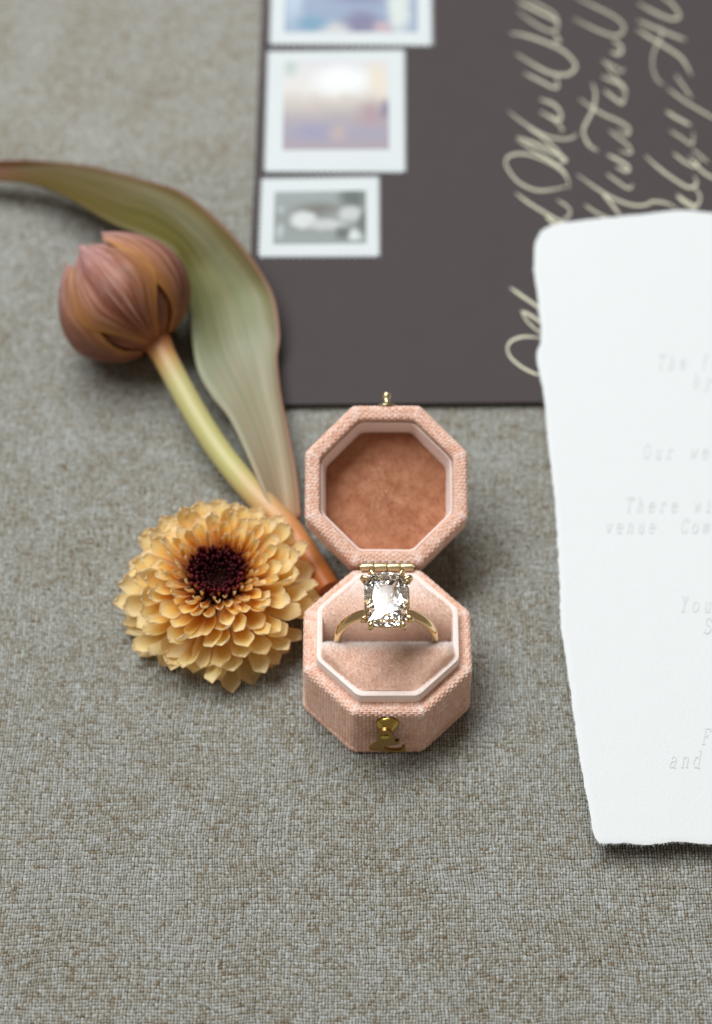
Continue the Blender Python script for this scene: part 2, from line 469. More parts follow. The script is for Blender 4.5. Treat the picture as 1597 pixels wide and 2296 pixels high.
XA, XB, YA, YB = -124.0, 108.0, -110.0, 166.0                      # woven relief where the weave can be made out
def amp(x, y):
    d = np.minimum(np.minimum(x - XA, XB - x), np.minimum(y - YA, YB - y)) / 5.0
    return np.clip(d, 0, 1)
step = 1 / 3
ix = np.concatenate([[-900, -500, -300], np.arange(round(XA / P_X), round(XB / P_X), step), [300, 500, 900]])
iy = np.concatenate([[-900, -500, -300], np.arange(round(YA / P_Y), round(YB / P_Y), step), [300, 600, 900, 1300]])
fab = link('fabric_surface', grid_mesh('fabric_surface', ix, iy, amp), M_FABRIC, smooth=180)
fab['kind'] = 'structure'

# ------------------------------------------------------------------ envelope with stamps and lettering
ENV_T = 2.0
eBL = at(546, 907, ENV_T); eTL0 = at(589, 0, ENV_T)
ed = (eTL0 - eBL).normalized()
eTL = eBL + ed * 230
er = (at(1222, 901, ENV_T) - eBL).normalized()
eBR = eBL + er * 185; eTR = eTL + er * 185
env = root('envelope', (eBL.x, eBL.y, 0), 'dark mauve envelope with gold handwriting and three stamps, under the white card', 'envelope')
def env_body():
    n = 40
    V = []; F = []
    def slab(z0, z1, poly):
        b = len(V); k = len(poly)
        for z in (z0, z1):
            for p in poly: V.append((p.x, p.y, z))
        F.append(tuple(b + k + i for i in range(k))); F.append(tuple(b + i for i in range(k))[::-1])
        for i in range(k): F.append((b + i, b + (i + 1) % k, b + k + (i + 1) % k, b + k + i))
    poly = []
    c = [eBL, eBR, eTR, eTL]
    for i in range(4):
        p0, p1, p2 = c[i - 1], c[i], c[(i + 1) % 4]
        a = (p0 - p1).normalized(); b2 = (p2 - p1).normalized()
        for t in (0, .33, .67, 1):
            poly.append(p1 + a * 1.2 * (1 - t) ** 2 + b2 * 1.2 * t ** 2)
    slab(1.0, ENV_T, poly)
    slab(0.12, 0.80, [p + ed * 1.0 for p in poly])
    return mesh('envelope_body', V, F)
link('envelope_body', env_body(), M_ENV, env, smooth=30)

def stamp(corners, pic, z, pmat, label, pitch=1.7):
    """perforated sheet from four picture corners TL,TR,BR,BL; picture inset as a printed patch"""
    c = [at(x, y, z) for x, y in corners]
    out = []
    for i in range(4):
        p, q = c[i], c[(i + 1) % 4]
        L = (q - p).length; n = max(3, round(L / pitch)); d = (q - p) / n
        nrm = Vector((d.y, -d.x, 0)).normalized()              # inward for clockwise corners
        for k in range(n):
            a = p + d * k
            for t, dep in ((0.0, 0.0), (0.28, 0.0), (0.36, 0.5), (0.48, 0.8), (0.68, 0.8), (0.86, 0.5), (0.92, 0.0)):
                t2 = t + 0.04
                out.append(a + d * t2 + nrm * dep)
    k = len(out); th = 0.10
    V = [(p.x, p.y, z - th) for p in out] + [(p.x, p.y, z) for p in out]
    F = [tuple(range(k, 2 * k))[::-1], tuple(range(k))] + [(i, k + i, k + (i + 1) % k, (i + 1) % k) for i in range(k)]
    me = mesh('stamp', V, F)
    bm = bmesh.new(); bm.from_mesh(me); bmesh.ops.recalc_face_normals(bm, faces=bm.faces); bmesh.ops.triangulate(bm, faces=[f for f in bm.faces if len(f.verts) > 4]); bm.to_mesh(me); bm.free()
    o = link('stamp', me, M_STAMP, env, label=label, smooth=30)
    pc = [at(x, y, z + 0.02) for x, y in pic]
    me = mesh('printed_picture', [pc[3], pc[2], pc[1], pc[0]], [(0, 1, 2, 3)], [(0, 0), (1, 0), (1, 1), (0, 1)])
    link('printed_picture', me, pmat, o, smooth=None)
    return o

P1 = print_material('blue_violet_print', [(0.0, srgb(150, 165, 186)), (0.25, srgb(140, 158, 182)), (0.6, srgb(150, 158, 180)), (1.0, srgb(172, 186, 202))],
    [(0.58, 0.12, 0.20, 0.25, srgb(120, 116, 146), 1.6), (0.86, 0.3, 0.12, 0.4, srgb(208, 214, 210), 1.8), (0.38, 0.05, 0.14, 0.12, srgb(196, 196, 194), 1.6),
     (0.74, 0.05, 0.1, 0.12, srgb(188, 160, 168), 1.5), (0.2, 0.12, 0.16, 0.15, srgb(110, 150, 176), 1.5), (0.06, 0.5, 0.1, 0.5, srgb(176, 192, 210), 1.4), (0.55, 0.55, 0.3, 0.2, srgb(120, 124, 160), 1.3)])
P2 = print_material('hazy_landscape_print', [(0.0, srgb(160, 146, 152)), (0.2, srgb(152, 146, 164)), (0.36, srgb(168, 158, 162)), (0.52, srgb(196, 186, 178)), (0.68, srgb(218, 214, 208)), (1.0, srgb(210, 208, 212))],
    [(0.55, 0.78, 0.36, 0.22, srgb(232, 234, 234), 1.5), (0.9, 0.78, 0.14, 0.3, srgb(222, 208, 186), 1.0), (0.84, 0.38, 0.24, 0.2, srgb(164, 138, 144), 1.2), (0.97, 0.45, 0.08, 0.14, srgb(122, 116, 140), 1.3),
     (0.28, 0.2, 0.24, 0.14, srgb(142, 140, 168), 1.1), (0.52, 0.18, 0.12, 0.12, srgb(178, 158, 156), 1.3), (0.06, 0.92, 0.12, 0.12, srgb(180, 194, 186), 1.4)])
P3 = print_material('grey_engraved_print', [(0.0, srgb(150, 158, 156)), (0.5, srgb(140, 146, 142)), (1.0, srgb(158, 166, 164))],
    [(0.86, 0.86, 0.2, 0.28, srgb(88, 98, 92), 1.7), (0.48, 0.66, 0.32, 0.16, srgb(116, 112, 104), 1.5), (0.32, 0.46, 0.17, 0.2, srgb(222, 226, 224), 2.2), (0.56, 0.36, 0.26, 0.14, srgb(204, 206, 204), 2.0),
     (0.82, 0.56, 0.16, 0.18, srgb(204, 208, 206), 2.0), (0.74, 0.2, 0.1, 0.18, srgb(92, 100, 96), 1.8), (0.88, 0.16, 0.09, 0.13, srgb(220, 226, 224), 2.4), (0.96, 0.4, 0.08, 0.3, srgb(96, 104, 100), 1.6), (0.07, 0.25, 0.05, 0.2, srgb(186, 194, 194), 1.6), (0.07, 0.65, 0.05, 0.12, srgb(176, 186, 186), 1.6)], 0.35)
stamp([(608, -112), (971, -112), (973, 104), (602, 101)], [(642, -80), (936, -80), (937, 72), (637, 72)], ENV_T + 0.32, P1, 'largest stamp with a blue and violet picture, cut by the top edge')
stamp([(598, 112), (910, 109), (912, 388), (590, 387)], [(637, 137), (871, 135), (873, 335), (634, 336)], ENV_T + 0.22, P2, 'stamp with a hazy violet landscape, middle of the row')
stamp([(584, 397), (853, 393), (854, 577), (577, 578)], [(616, 430), (821, 427), (822, 546), (613, 548)], ENV_T + 0.12, P3, 'smallest stamp with a grey picture, nearest the leaf')

def ribbon(pts, w, z, acc, taper=True, nrm=None):
    pts = catmull(pts, 6); n = len(pts)
    V = []; F = []
    for i, p in enumerate(pts):
        t = pts[min(i + 1, n - 1)] - pts[max(i - 1, 0)]
        if t.length < 1e-6: t = Vector((1, 0, 0))
        t.normalize()
        s = Vector((-t.y, t.x, 0))
        k = i / (n - 1)
        down = 0.5 + 0.6 * max(0.0, abs(t.x)) if taper else 1.0
        r = w * 0.5 * down * (min(1, 0.35 + 4 * k, 0.35 + 4 * (1 - k)) if taper else 1)
        zz = z(p) if callable(z) else z
        V += [Vector((p.x, p.y, zz)) + s * r, Vector((p.x, p.y, zz)) - s * r]
    for i in range(n - 1): F.append((2 * i, 2 * i + 1, 2 * i + 3, 2 * i + 2))
    acc.add(V, F)

STROKES = """330,1945 230,1938 160,1960 133,2005 155,2060 220,2115 290,2150 340,2168
150,1655 220,1705 300,1760 340,1795
212,1785 240,1840 290,1890 340,1925
215,1790 275,1820 340,1870
182,1112 260,1170 350,1225 420,1265 480,1290
420,1150 480,1190 495,1230 450,1270
355,1245 400,1285 440,1310
480,1070 400,1090 300,1095 200,1050 140,980 123,930 150,895 230,885 330,915 430,970 480,1030 490,1090
188,800 280,860 390,930 460,990 490,1060
190,790 300,830 400,880 470,920 430,935
138,640 230,710 330,770 430,800 500,795 535,770
250,730 350,800 465,915
320,570 400,600 440,650 430,690 330,650
320,640 400,690 450,740 440,760
183,308 280,370 380,420 470,430 520,400 520,360 450,290 330,235 220,200 150,190
230,420 310,460 400,505 425,490 410,430
190,62 280,130 380,180 425,150 400,80 300,20 230,-20
190,5 300,60 400,110 430,140
400,180 435,240 400,230
515,105 620,160 720,200 780,200 805,150 740,90 620,30 520,-20
740,230 790,270 780,310 730,300
678,348 740,380 790,410 805,395
678,440 750,470 805,500 790,520
690,520 740,560 790,595 805,575
690,350 760,450 815,520 790,600
620,480 640,530 630,620 590,700 570,760 600,830 655,872
548,568 620,620 700,665 780,700 835,740 820,775 770,740
718,750 770,790 830,840 845,880 780,870
708,890 770,920 830,960 820,985 760,960
705,1000 760,1040 830,1085 855,1060
536,1005 640,1080 740,1140 850,1180 930,1180 970,1160 1050,1170 1110,1200
680,1110 730,1170 785,1245
578,1178 640,1220 730,1265
885,18 980,70 1080,110 1125,90 1080,20 1020,-20
885,118 980,160 1080,200 1160,232
1010,140 1022,200 980,290 968,370 990,450 1035,492
880,170 960,220 1060,280 1140,340 1195,435
1055,508 1150,580 1250,640 1340,692
1100,430 1150,500 1195,565
1048,640 1110,680 1190,722
1068,750 1130,790 1195,830 1205,760
1088,880 1150,930 1215,960 1235,920
1180,900 1260,990 1340,1035
1200,860 1290,935
926,896 1020,980 1120,1050 1180,1080 1222,1060 1210,1010
1210,1080 1242,1130 1220,1185 1150,1150 1108,1118
1108,1130 1170,1180 1230,1205""".split('\n')
n_st = 0
for ln in STROKES:
    pts = []
    for q in ln.split():
        x, y = map(float, q.split(','))
        p = at((1700 + x / 1.64) / 1.5654, y / 1.64 / 1.5654, ENV_T + 0.02); pts.append(p)
    acc = Acc(); ribbon(pts, 0.78 + 0.2 * math.sin(n_st * 2.3), ENV_T + 0.02 + 0.0007 * n_st, acc); n_st += 1
    link('pen_stroke', acc.mesh('pen_stroke'), M_GOLDINK, env, smooth=None)

# ------------------------------------------------------------------ white deckle-edged card
def card_z(x, y):
    """height of the sheet's top: it bridges from the envelope and lifts towards its near end"""
    t = (y + 55) / 170.0
    return 6.2 - 2.4 * min(1, max(0, t * 1.8)) + 0.25 * math.sin(x * 0.06 + y * 0.045)
LEFT = [(1214, 514), (1201, 545), (1198, 600), (1204, 650), (1210, 700), (1213, 760), (1204, 795), (1210, 835), (1221, 890), (1227, 960), (1235, 1040), (1243, 1100),
        (1250, 1200), (1255, 1300), (1258, 1400), (1270, 1480), (1285, 1590), (1301, 1700), (1319, 1800), (1333, 1872), (1345, 1891)]
TOP = [(1214, 514), (1235, 503), (1262, 497), (1350, 488), (1450, 478), (1530, 470), (1597, 476), (1680, 474)]
BOT = [(1345, 1891), (1400, 1889), (1450, 1893), (1520, 1886), (1597, 1892), (1680, 1888)]
def on_card(x, y):
    p = at(x, y, 4.0)
    for _ in range(4): p = at(x, y, card_z(p.x, p.y))
    return p
L3 = catmull([on_card(*p) for p in LEFT], 10)
T3 = catmull([on_card(*p) for p in TOP], 10); B3 = catmull([on_card(*p) for p in BOT], 10)
def resample(pts, n):
    d = [0.0]
    for i in range(1, len(pts)): d.append(d[-1] + (pts[i] - pts[i - 1]).length)
    out = []; j = 0
    for k in range(n):
        s = d[-1] * k / (n - 1)
        while j < len(d) - 2 and d[j + 1] < s: j += 1
        f = (s - d[j]) / max(1e-9, d[j + 1] - d[j]); out.append(pts[j].lerp(pts[j + 1], min(1, max(0, f))))
    return out
NV, NU = 330, 90
L3 = resample(L3, NV); T3 = resample(T3, NU); B3 = resample(B3, NU)
def card_mesh():
    V = []; F = []
    TR, BR_ = T3[-1], B3[-1]
    rag = [0.22 * mnoise.noise((i * 0.21, 3.1, 0)) + 0.16 * mnoise.noise((i * 0.73, 7.7, 0)) + 0.16 * random.uniform(-1, 1) * abs(mnoise.noise((i * 0.11, 1.7, 0))) for i in range(NV)]
    ragb = [0.22 * mnoise.noise((i * 0.31, 13.1, 0)) + 0.16 * mnoise.noise((i * 0.93, 17.7, 0)) for i in range(NU)]
    rows = []
    for j in range(NV):
        v = j / (NV - 1); row = []
        for i in range(NU):
            u = (i / (NU - 1)) ** 1.25
            iu = min(NU - 1, int(u * (NU - 1))); fu = u * (NU - 1) - iu; i2 = min(NU - 1, iu + 1)
            t = T3[iu].lerp(T3[i2], fu); b = B3[iu].lerp(B3[i2], fu)
            l = L3[j]; r = TR.lerp(BR_, v)
            p = t.lerp(b, v) + (l.lerp(r, u)) - (T3[0].lerp(TR, u).lerp(B3[0].lerp(BR_, u), v))
            p = Vector(p)
            p.x += rag[j] * math.exp(-u * 60)
            p.y += ragb[i] * math.exp(-(1 - v) * 120) - ragb[i] * math.exp(-v * 120)
            row.append(p)
        rows.append(row)
    def edge_d(i, j):
        p = rows[j][i]
        return min((p - rows[j][0]).length, (p - rows[0][i]).length, (p - rows[-1][i]).length)
    idx = {}
    for side in (1, 0):
        for j in range(NV):
            for i in range(NU):
                p = rows[j][i]; d = edge_d(i, j)
                z = card_z(p.x, p.y); th = 0.75 * min(1, 0.42 + (d / 1.6) ** 0.6 * 0.7)
                curl = 0.4 * math.exp(-(((p - rows[0][0]).length) / 9.0) ** 2)        # the far left corner bends down
                lump = 0.05 * mnoise.noise((p.x * 0.2, p.y * 0.2, 2.0)) + 0.012 * mnoise.noise((p.x * 1.1, p.y * 1.1, 5.0))
                zt = z - curl - (0.75 - th) * 0.5 + lump
                idx[side, j, i] = len(V); V.append((p.x, p.y, zt if side else zt - th))
    for j in range(NV - 1):
        for i in range(NU - 1):
            a = lambda s, jj, ii: idx[s, jj, ii]
            F.append((a(1, j, i), a(1, j + 1, i), a(1, j + 1, i + 1), a(1, j, i + 1)))
            F.append((a(0, j, i), a(0, j, i + 1), a(0, j + 1, i + 1), a(0, j + 1, i)))
    for j in range(NV - 1):
        F.append((idx[1, j, 0], idx[0, j, 0], idx[0, j + 1, 0], idx[1, j + 1, 0]))
        F.append((idx[1, j + 1, NU - 1], idx[0, j + 1, NU - 1], idx[0, j, NU - 1], idx[1, j, NU - 1]))
    for i in range(NU - 1):
        F.append((idx[1, 0, i + 1], idx[0, 0, i + 1], idx[0, 0, i], idx[1, 0, i]))
        F.append((idx[1, NV - 1, i], idx[0, NV - 1, i], idx[0, NV - 1, i + 1], idx[1, NV - 1, i + 1]))
    edge = [Vector(V[idx[1, j, 0]]) for j in range(NV)] + [Vector(V[idx[1, NV - 1, i]]) for i in range(NU)]
    return mesh('card_sheet', V, F), edge
card = root('card', (L3[-1].x, L3[-1].y, 0), 'white deckle-edged invitation card with pale lettering, lying across the envelope on the right', 'card')
cm, card_edge = card_mesh()
link('card_sheet', cm, M_CARD, card, smooth=60)
acc = Acc()
for k in range(900):                                            # loose fibres along the torn edge
    p = random.choice(card_edge); nrm = Vector((-1, random.uniform(-.7, .7), random.uniform(-.3, .4))) if p.x < B3[0].x + 0.6 else Vector((random.uniform(-.7, .7), -1, random.uniform(-.3, .4)))
    nrm.normalize(); L = random.uniform(0.15, 0.8); w = 0.022
    side = Vector((-nrm.y, nrm.x, 0)) * w
    p = p - nrm * 0.1 + Vector((0, 0, random.uniform(-0.35, 0.0)))
    mid = p + nrm * L * .6; tip = p + nrm * L + Vector((random.uniform(-.2, .2), random.uniform(-.2, .2), random.uniform(-.25, .1)))
    acc.add([p + side, p - side, mid - side, mid + side, tip], [(0, 1, 2, 3), (3, 2, 4)])
link('paper_fibres', acc.mesh('paper_fibres'), M_CARD, card, kind='stuff', smooth=None)

# italic typewriter letters as strokes in a unit body (x 0..0.62, cap height 1, x-height 0.64)
G = {
 'T': ["0,.82 .04,1 .6,1 .62,.82", ".31,1 .31,0", ".16,0 .46,0"], 'h': [".05,1 .14,1 .14,0", ".02,0 .26,0", ".14,.48 .26,.62 .42,.62 .48,.5 .48,0", ".38,0 .6,0"],
 'e': [".08,.36 .54,.36 .54,.5 .42,.64 .2,.64 .08,.48 .08,.16 .2,0 .42,0 .54,.1"], 'f': [".5,.92 .42,1 .3,.98 .24,.86 .24,0", ".08,0 .42,0", ".08,.62 .42,.62"],
 'o': [".3,.64 .14,.58 .06,.4 .06,.24 .14,.06 .3,0 .46,.06 .54,.24 .54,.4 .46,.58 .3,.64"], 'b': [".03,1 .13,1 .13,0", ".13,.5 .26,.64 .42,.62 .53,.46 .53,.18 .42,.02 .26,0 .13,.12"],
 'y': [".02,.62 .24,.62", ".38,.62 .6,.62", ".12,.62 .3,.04", ".5,.62 .24,-.18 .12,-.26 .04,-.22"], 'O': [".31,1 .14,.92 .04,.68 .04,.32 .14,.08 .31,0 .48,.08 .58,.32 .58,.68 .48,.92 .31,1"],
 'u': [".02,.62 .12,.62 .12,.14 .22,0 .36,.02 .47,.14", ".38,.62 .47,.62 .47,0 .58,0"], 'r': [".04,.62 .16,.62 .16,0", ".04,0 .36,0", ".16,.44 .3,.62 .46,.64 .54,.56"],
 'w': [".0,.62 .18,.62", ".44,.62 .62,.62", ".08,.62 .18,0 .31,.5 .44,0 .55,.62"], 'd': [".34,1 .46,1 .46,0 .58,0", ".46,.5 .34,.64 .18,.62 .06,.44 .06,.18 .18,.02 .32,0 .46,.12"],
 'i': [".12,.62 .3,.62 .3,0", ".08,0 .54,0", ".3,.86 .31,.9"], 'l': [".12,1 .3,1 .3,0", ".08,0 .54,0"], 'v': [".02,.62 .22,.62", ".4,.62 .6,.62", ".11,.62 .31,0 .51,.62"],
 'n': [".03,.62 .13,.62 .13,0", ".02,0 .25,0", ".13,.46 .26,.63 .42,.62 .48,.5 .48,0", ".38,0 .6,0"], '.': [".26,.0 .3,.05"], 'C': [".56,.7 .56,.98", ".56,.72 .46,.94 .3,1 .14,.92 .05,.68 .05,.32 .14,.08 .3,0 .46,.04 .58,.2"],
 'm': [".0,.62 .08,.62 .08,0", ".08,.5 .18,.64 .28,.6 .31,.48 .31,0", ".31,.5 .42,.64 .52,.6 .55,.48 .55,0"], 'p': [".02,.62 .12,.62 .12,-.28", ".02,-.28 .28,-.28", ".12,.48 .26,.64 .42,.62 .53,.44 .53,.18 .42,.02 .26,0 .12,.12"],
 'Y': [".0,1 .2,1", ".42,1 .62,1", ".1,1 .31,.5 .52,1", ".31,.5 .31,0", ".16,0 .46,0"], 'S': [".54,.76 .54,.98", ".54,.8 .42,.98 .22,1 .08,.86 .1,.64 .5,.42 .56,.2 .44,.02 .2,0 .06,.16", ".06,.02 .06,.24"],
 'F': [".04,1 .58,1 .58,.8", ".16,1 .16,0", ".04,0 .34,0", ".16,.52 .42,.52", ".42,.4 .42,.64"], 'a': [".1,.54 .24,.64 .4,.62 .47,.5 .47,0 .58,0", ".47,.36 .24,.36 .08,.24 .08,.08 .2,0 .34,.02 .47,.14"], 'c': [".54,.5 .42,.64 .2,.64 .08,.48 .08,.16 .2,0 .42,0 .54,.12"],
}
LINES = [("The fo", 1474, 826, 24.5, 31), ("by", 1553, 868, 26, 31), ("Our wed", 1442, 1027, 26.2, 31), ("There wil", 1402, 1147, 25.5, 31), ("venue. Comp", 1357, 1194, 24.2, 31),
         ("You", 1524, 1371, 27, 33), ("S", 1578, 1419, 27, 33), ("F", 1573, 1668, 27, 34), ("and c", 1500, 1720, 26.5, 36)]
for txt, x0, y0, adv, cap in LINES:
    for k, ch in enumerate(txt):
        acc = Acc()
        for st in G.get(ch, ()):
            pts = []
            for q in st.split():
                gx, gy = map(float, q.split(','))
                px = x0 + adv * k + (gx * 0.95 + gy * 0.22) * cap * 0.78; py = y0 - gy * cap
                p = at(px, py, 4.0)
                for _ in range(4): p = at(px, py, card_z(p.x, p.y) + 0.14)
                pts.append(p)
            ribbon(pts, 0.34, lambda p: card_z(p.x, p.y) + 0.13, acc, taper=False)
        if acc.V: link('letter', acc.mesh('letter'), M_INK, card, smooth=None)

# ------------------------------------------------------------------ ring box
def octo(a, rc=0.7, n=3):
    """octagon of half width a with softened corners"""
    out = []; far = min(2.2, a * 0.2)
    Rv = a / math.cos(math.pi / 8)
    c = [Vector((Rv * math.cos(math.pi / 8 + k * math.pi / 4), Rv * math.sin(math.pi / 8 + k * math.pi / 4))) for k in range(8)]
    for i in range(8):
        p0, p1, p2 = c[i - 1], c[i], c[(i + 1) % 8]
        u = (p0 - p1).normalized(); w = (p2 - p1).normalized()
        out.append(p1 + u * far)
        for t in [k / n for k in range(n + 1)]:
            out.append(p1 + u * rc * (1 - t) ** 2 + w * rc * t ** 2)
        out.append(p1 + w * far)
    return out
def oct_loft(rings, M=None, cap_first=False, cap_last=False, wob=0.0, rc=0.7):
    V = []; F = []; n = 48
    for (a, z) in rings:
        for k, p in enumerate(octo(a, min(rc, a * 0.1))):
            w = wob * mnoise.noise((p.x * 0.25, p.y * 0.25, z * 0.3)) if wob else 0
            v = Vector((p.x * (1 + w / max(a, 1)), p.y * (1 + w / max(a, 1)), z + w * 0.4)); V.append(M @ v if M else v)
    for i in range(len(rings) - 1):
        for k in range(n):
            k2 = (k + 1) % n
            F.append((i * n + k, i * n + k2, (i + 1) * n + k2, (i + 1) * n + k))
    if cap_first: F.append(tuple(range(n))[::-1])
    if cap_last: F.append(tuple((len(rings) - 1) * n + k for k in range(n)))
    return V, F
def oct_part(name, rings, mat, parent, M=None, **kw):
    sm = kw.pop('smooth', 38); wear = kw.pop('wear', None); V, F = oct_loft(rings, M, **kw); me = mesh(name, V, F); face_uv(me)
    if wear:
        wa = me.attributes.new('wear', 'FLOAT', 'POINT')
        for i in range(len(me.vertices)):
            if i // 48 in wear and i % 6 not in (0, 5): wa.data[i].value = 1.0
    return link(name, me, mat, parent, smooth=sm)

def woven_part(name, prof, mat, parent, M=None, wob=0.12, wear_r=(0, 0), caps=()):
    """octagonal shell covered in real woven thread: prof of (half width, height) swept round, threads raised along the normal"""
    prof = np.array(prof, float)
    d = np.concatenate([[0], np.cumsum(np.hypot(*np.diff(prof, axis=0).T))])
    nv = int(d[-1] / 0.13); sv = np.linspace(0, d[-1], nv)
    pa = np.interp(sv, d, prof[:, 0]); pz = np.interp(sv, d, prof[:, 1])
    ref = octo(19.0, 1.1); ring_ = np.array([(p.x, p.y) for p in ref])
    rd = np.concatenate([[0], np.cumsum(np.hypot(*(np.diff(np.vstack([ring_, ring_[:1]]), axis=0)).T))])
    CW, CH = rd[-1] / 144, 0.52
    nu_ = 144 * 4; su = np.arange(nu_) / nu_ * rd[-1]
    rx_ = np.interp(su, rd, np.append(ring_[:, 0], ring_[0, 0])) / 19.0; ry_ = np.interp(su, rd, np.append(ring_[:, 1], ring_[0, 1])) / 19.0
    PX_ = pa[:, None] * rx_[None]; PY_ = pa[:, None] * ry_[None]; PZ_ = np.repeat(pz[:, None], nu_, 1)
    P3 = np.stack([PX_, PY_, PZ_], -1)
    du = np.roll(P3, -1, 1) - np.roll(P3, 1, 1); dvv = np.gradient(P3, axis=0)
    # a little wider than one row, so that bends stay round
    N3 = np.cross(du, dvv); N3 /= np.maximum(1e-9, np.linalg.norm(N3, axis=-1, keepdims=True))
    U = np.repeat((su / CW)[None], nv, 0); Vt = np.repeat((sv / CH)[:, None], nu_, 1)
    U = U + smooth_noise(PZ_ * 1.0 + U * 0.01, U * 0.5, 21, 3.0) * 0.25
    Vt = Vt + smooth_noise(U * 0.5, PZ_, 22, 3.0) * 0.3
    h = weave_height(U, Vt, 0.30, 0.3, 0.22)
    h = (h - 1.0) * 0.34 + smooth_noise(U, Vt, 23, 9.0) * wob
    # folded corners: the cloth is gathered there
    ang = np.arctan2(ry_, rx_); cd = np.abs(np.mod(ang / (np.pi / 4) - 0.5 + 0.5, 1) - 0.5)     # 0 at corners
    corner = np.exp(-((cd - 0.0) / 0.035) ** 2)
    P3 = P3 + N3 * (h * (1 - 0.5 * corner[None]))[..., None]
    wr = corner[None] * ((sv >= wear_r[0]) & (sv <= wear_r[1]))[:, None]
    P3 = P3 + N3 * (wr * 0.10)[..., None]
    flat_ = P3.reshape(-1, 3)
    if M is not None:
        m4 = np.array(M); flat_ = flat_ @ m4[:3, :3].T + m4[:3, 3]
    me = bpy.data.meshes.new(name)
    idx = np.arange(nv * nu_).reshape(nv, nu_); nx_ = np.roll(idx, -1, 1)
    q = np.stack([idx[:-1], nx_[:-1], nx_[1:], idx[1:]], -1).reshape(-1, 4)
    un = np.concatenate([U, U[:, :1] + 144], 1)
    uq = np.stack([np.stack([un[:-1, :-1], Vt[:-1]], -1), np.stack([un[:-1, 1:], Vt[:-1]], -1), np.stack([un[1:, 1:], Vt[1:]], -1), np.stack([un[1:, :-1], Vt[1:]], -1)], 2).reshape(-1, 2)
    nf = len(q)
    me.vertices.add(len(flat_)); me.vertices.foreach_set('co', (flat_ * S).astype(np.float32).ravel())
    me.loops.add(nf * 4 + nu_ * len(caps)); me.polygons.add(nf + len(caps))
    li = q.ravel().tolist(); ls = list(range(0, nf * 4, 4))
    for c in caps:
        ls.append(len(li)); li += (idx[0][::-1] if c == 0 else idx[-1]).tolist()
    me.loops.foreach_set('vertex_index', np.array(li, np.int32)); me.polygons.foreach_set('loop_start', np.array(ls, np.int32))
    ul = me.uv_layers.new(name='UVMap')
    ul.data.foreach_set('uv', np.concatenate([uq.ravel(), np.zeros(2 * nu_ * len(caps))]).astype(np.float32))
    wa = me.attributes.new('wear', 'FLOAT', 'POINT'); wa.data.foreach_set('value', wr.ravel().astype(np.float32))
    me.update(); me.validate()
    return link(name, me, mat, parent, smooth=180)

box = root('ring_box', (0, 0, 0), 'open octagonal peach linen ring box with velvet inside, between the flower and the card', 'ring box')
A0, HB, HL = 19.0, H_BASE, H_BASE + 3.0
base = woven_part('base', [(18.7, 0.08), (19.3, 0.3), (19.45, 1.2), (19.4, 2.0), (19.15, 2.3), (19.2, 2.6), (19.15, 9), (19.12, HB - 1.3), (18.98, HB - 0.65), (18.6, HB - 0.2), (18.0, HB + 0.03), (16.2, HB + 0.03), (15.75, HB - 0.05), (15.55, HB - 0.3), (15.55, HB - 2.5)],
                  M_LINEN, box, wear_r=(17.6, 21.8), caps=(0,))
oct_part('satin_lip', [(16.05, HB - 1.0), (16.2, HB + 0.5), (16.12, HL - 0.35), (16.0, HL - 0.08), (15.8, HL), (15.0, HL), (14.82, HL - 0.1), (14.72, HL - 0.4), (14.6, HL - 2.5), (14.5, HB - 5)], M_SATIN, base, wob=0.1, rc=1.1)

YS = at((1000 + 780 / 2.218) / 1.5654, (1950 + 672 / 2.218) / 1.5654, 20.6).y      # the slot that holds the ring
def halfw(y, a=14.85):
    s = a * math.tan(math.pi / 8); ay = abs(y)
    return a if ay <= s else max(0.5, a - (ay - s))
def cushion(y_lip, y_slot, zl, zt, rad):
    """padded half: from the lip over a dome, rolling down into the slot"""
    V = []; F = []; rows = 46; cols = 41
    sgn = 1 if y_slot > y_lip else -1
    L = abs(y_slot - y_lip)
    for j in range(rows):
        t = j / (rows - 1)
        if t < 0.72:
            d = (t / 0.72) * (L - rad); y = y_lip + sgn * d
            z = zl + (zt - zl) * math.sin(min(1, d / (L - rad)) * math.pi / 2) ** 0.9
        else:
            a = (t - 0.72) / 0.28
            if a < 0.6:
                ang = a / 0.6 * math.pi / 2
                y = y_lip + sgn * (L - rad + rad * math.sin(ang)); z = zt - rad * (1 - math.cos(ang))
            else:
                y = y_slot; z = zt - rad - (a - 0.6) / 0.4 * 6.0
        hw = halfw(y)
        for i in range(cols):
            s = 2 * i / (cols - 1) - 1
            s2 = math.copysign(abs(s) ** 0.8, s)
            x = s2 * hw
            e = min(1, (1 - abs(s2)) * hw / 2.5); de = min(1, abs(y - y_lip) / 2.5)
            k = (1 - (1 - e) ** 2) ** 0.5
            kk = k * (1 - (1 - de) ** 2) ** 0.5; ze = HL - 0.25
            zz = z - max(0, z - ze) * (1 - kk) if t < 0.9 else z - 0.6 * (1 - k)
            zz += 0.18 * mnoise.noise((x * 0.3, y * 0.3, 4.0))
            V.append(Vector((x, y, zz)))
    for j in range(rows - 1):
        for i in range(cols - 1):
            q = (j * cols + i, j * cols + i + 1, (j + 1) * cols + i + 1, (j + 1) * cols + i)
            F.append(q if sgn > 0 else q[::-1])
    return V, F
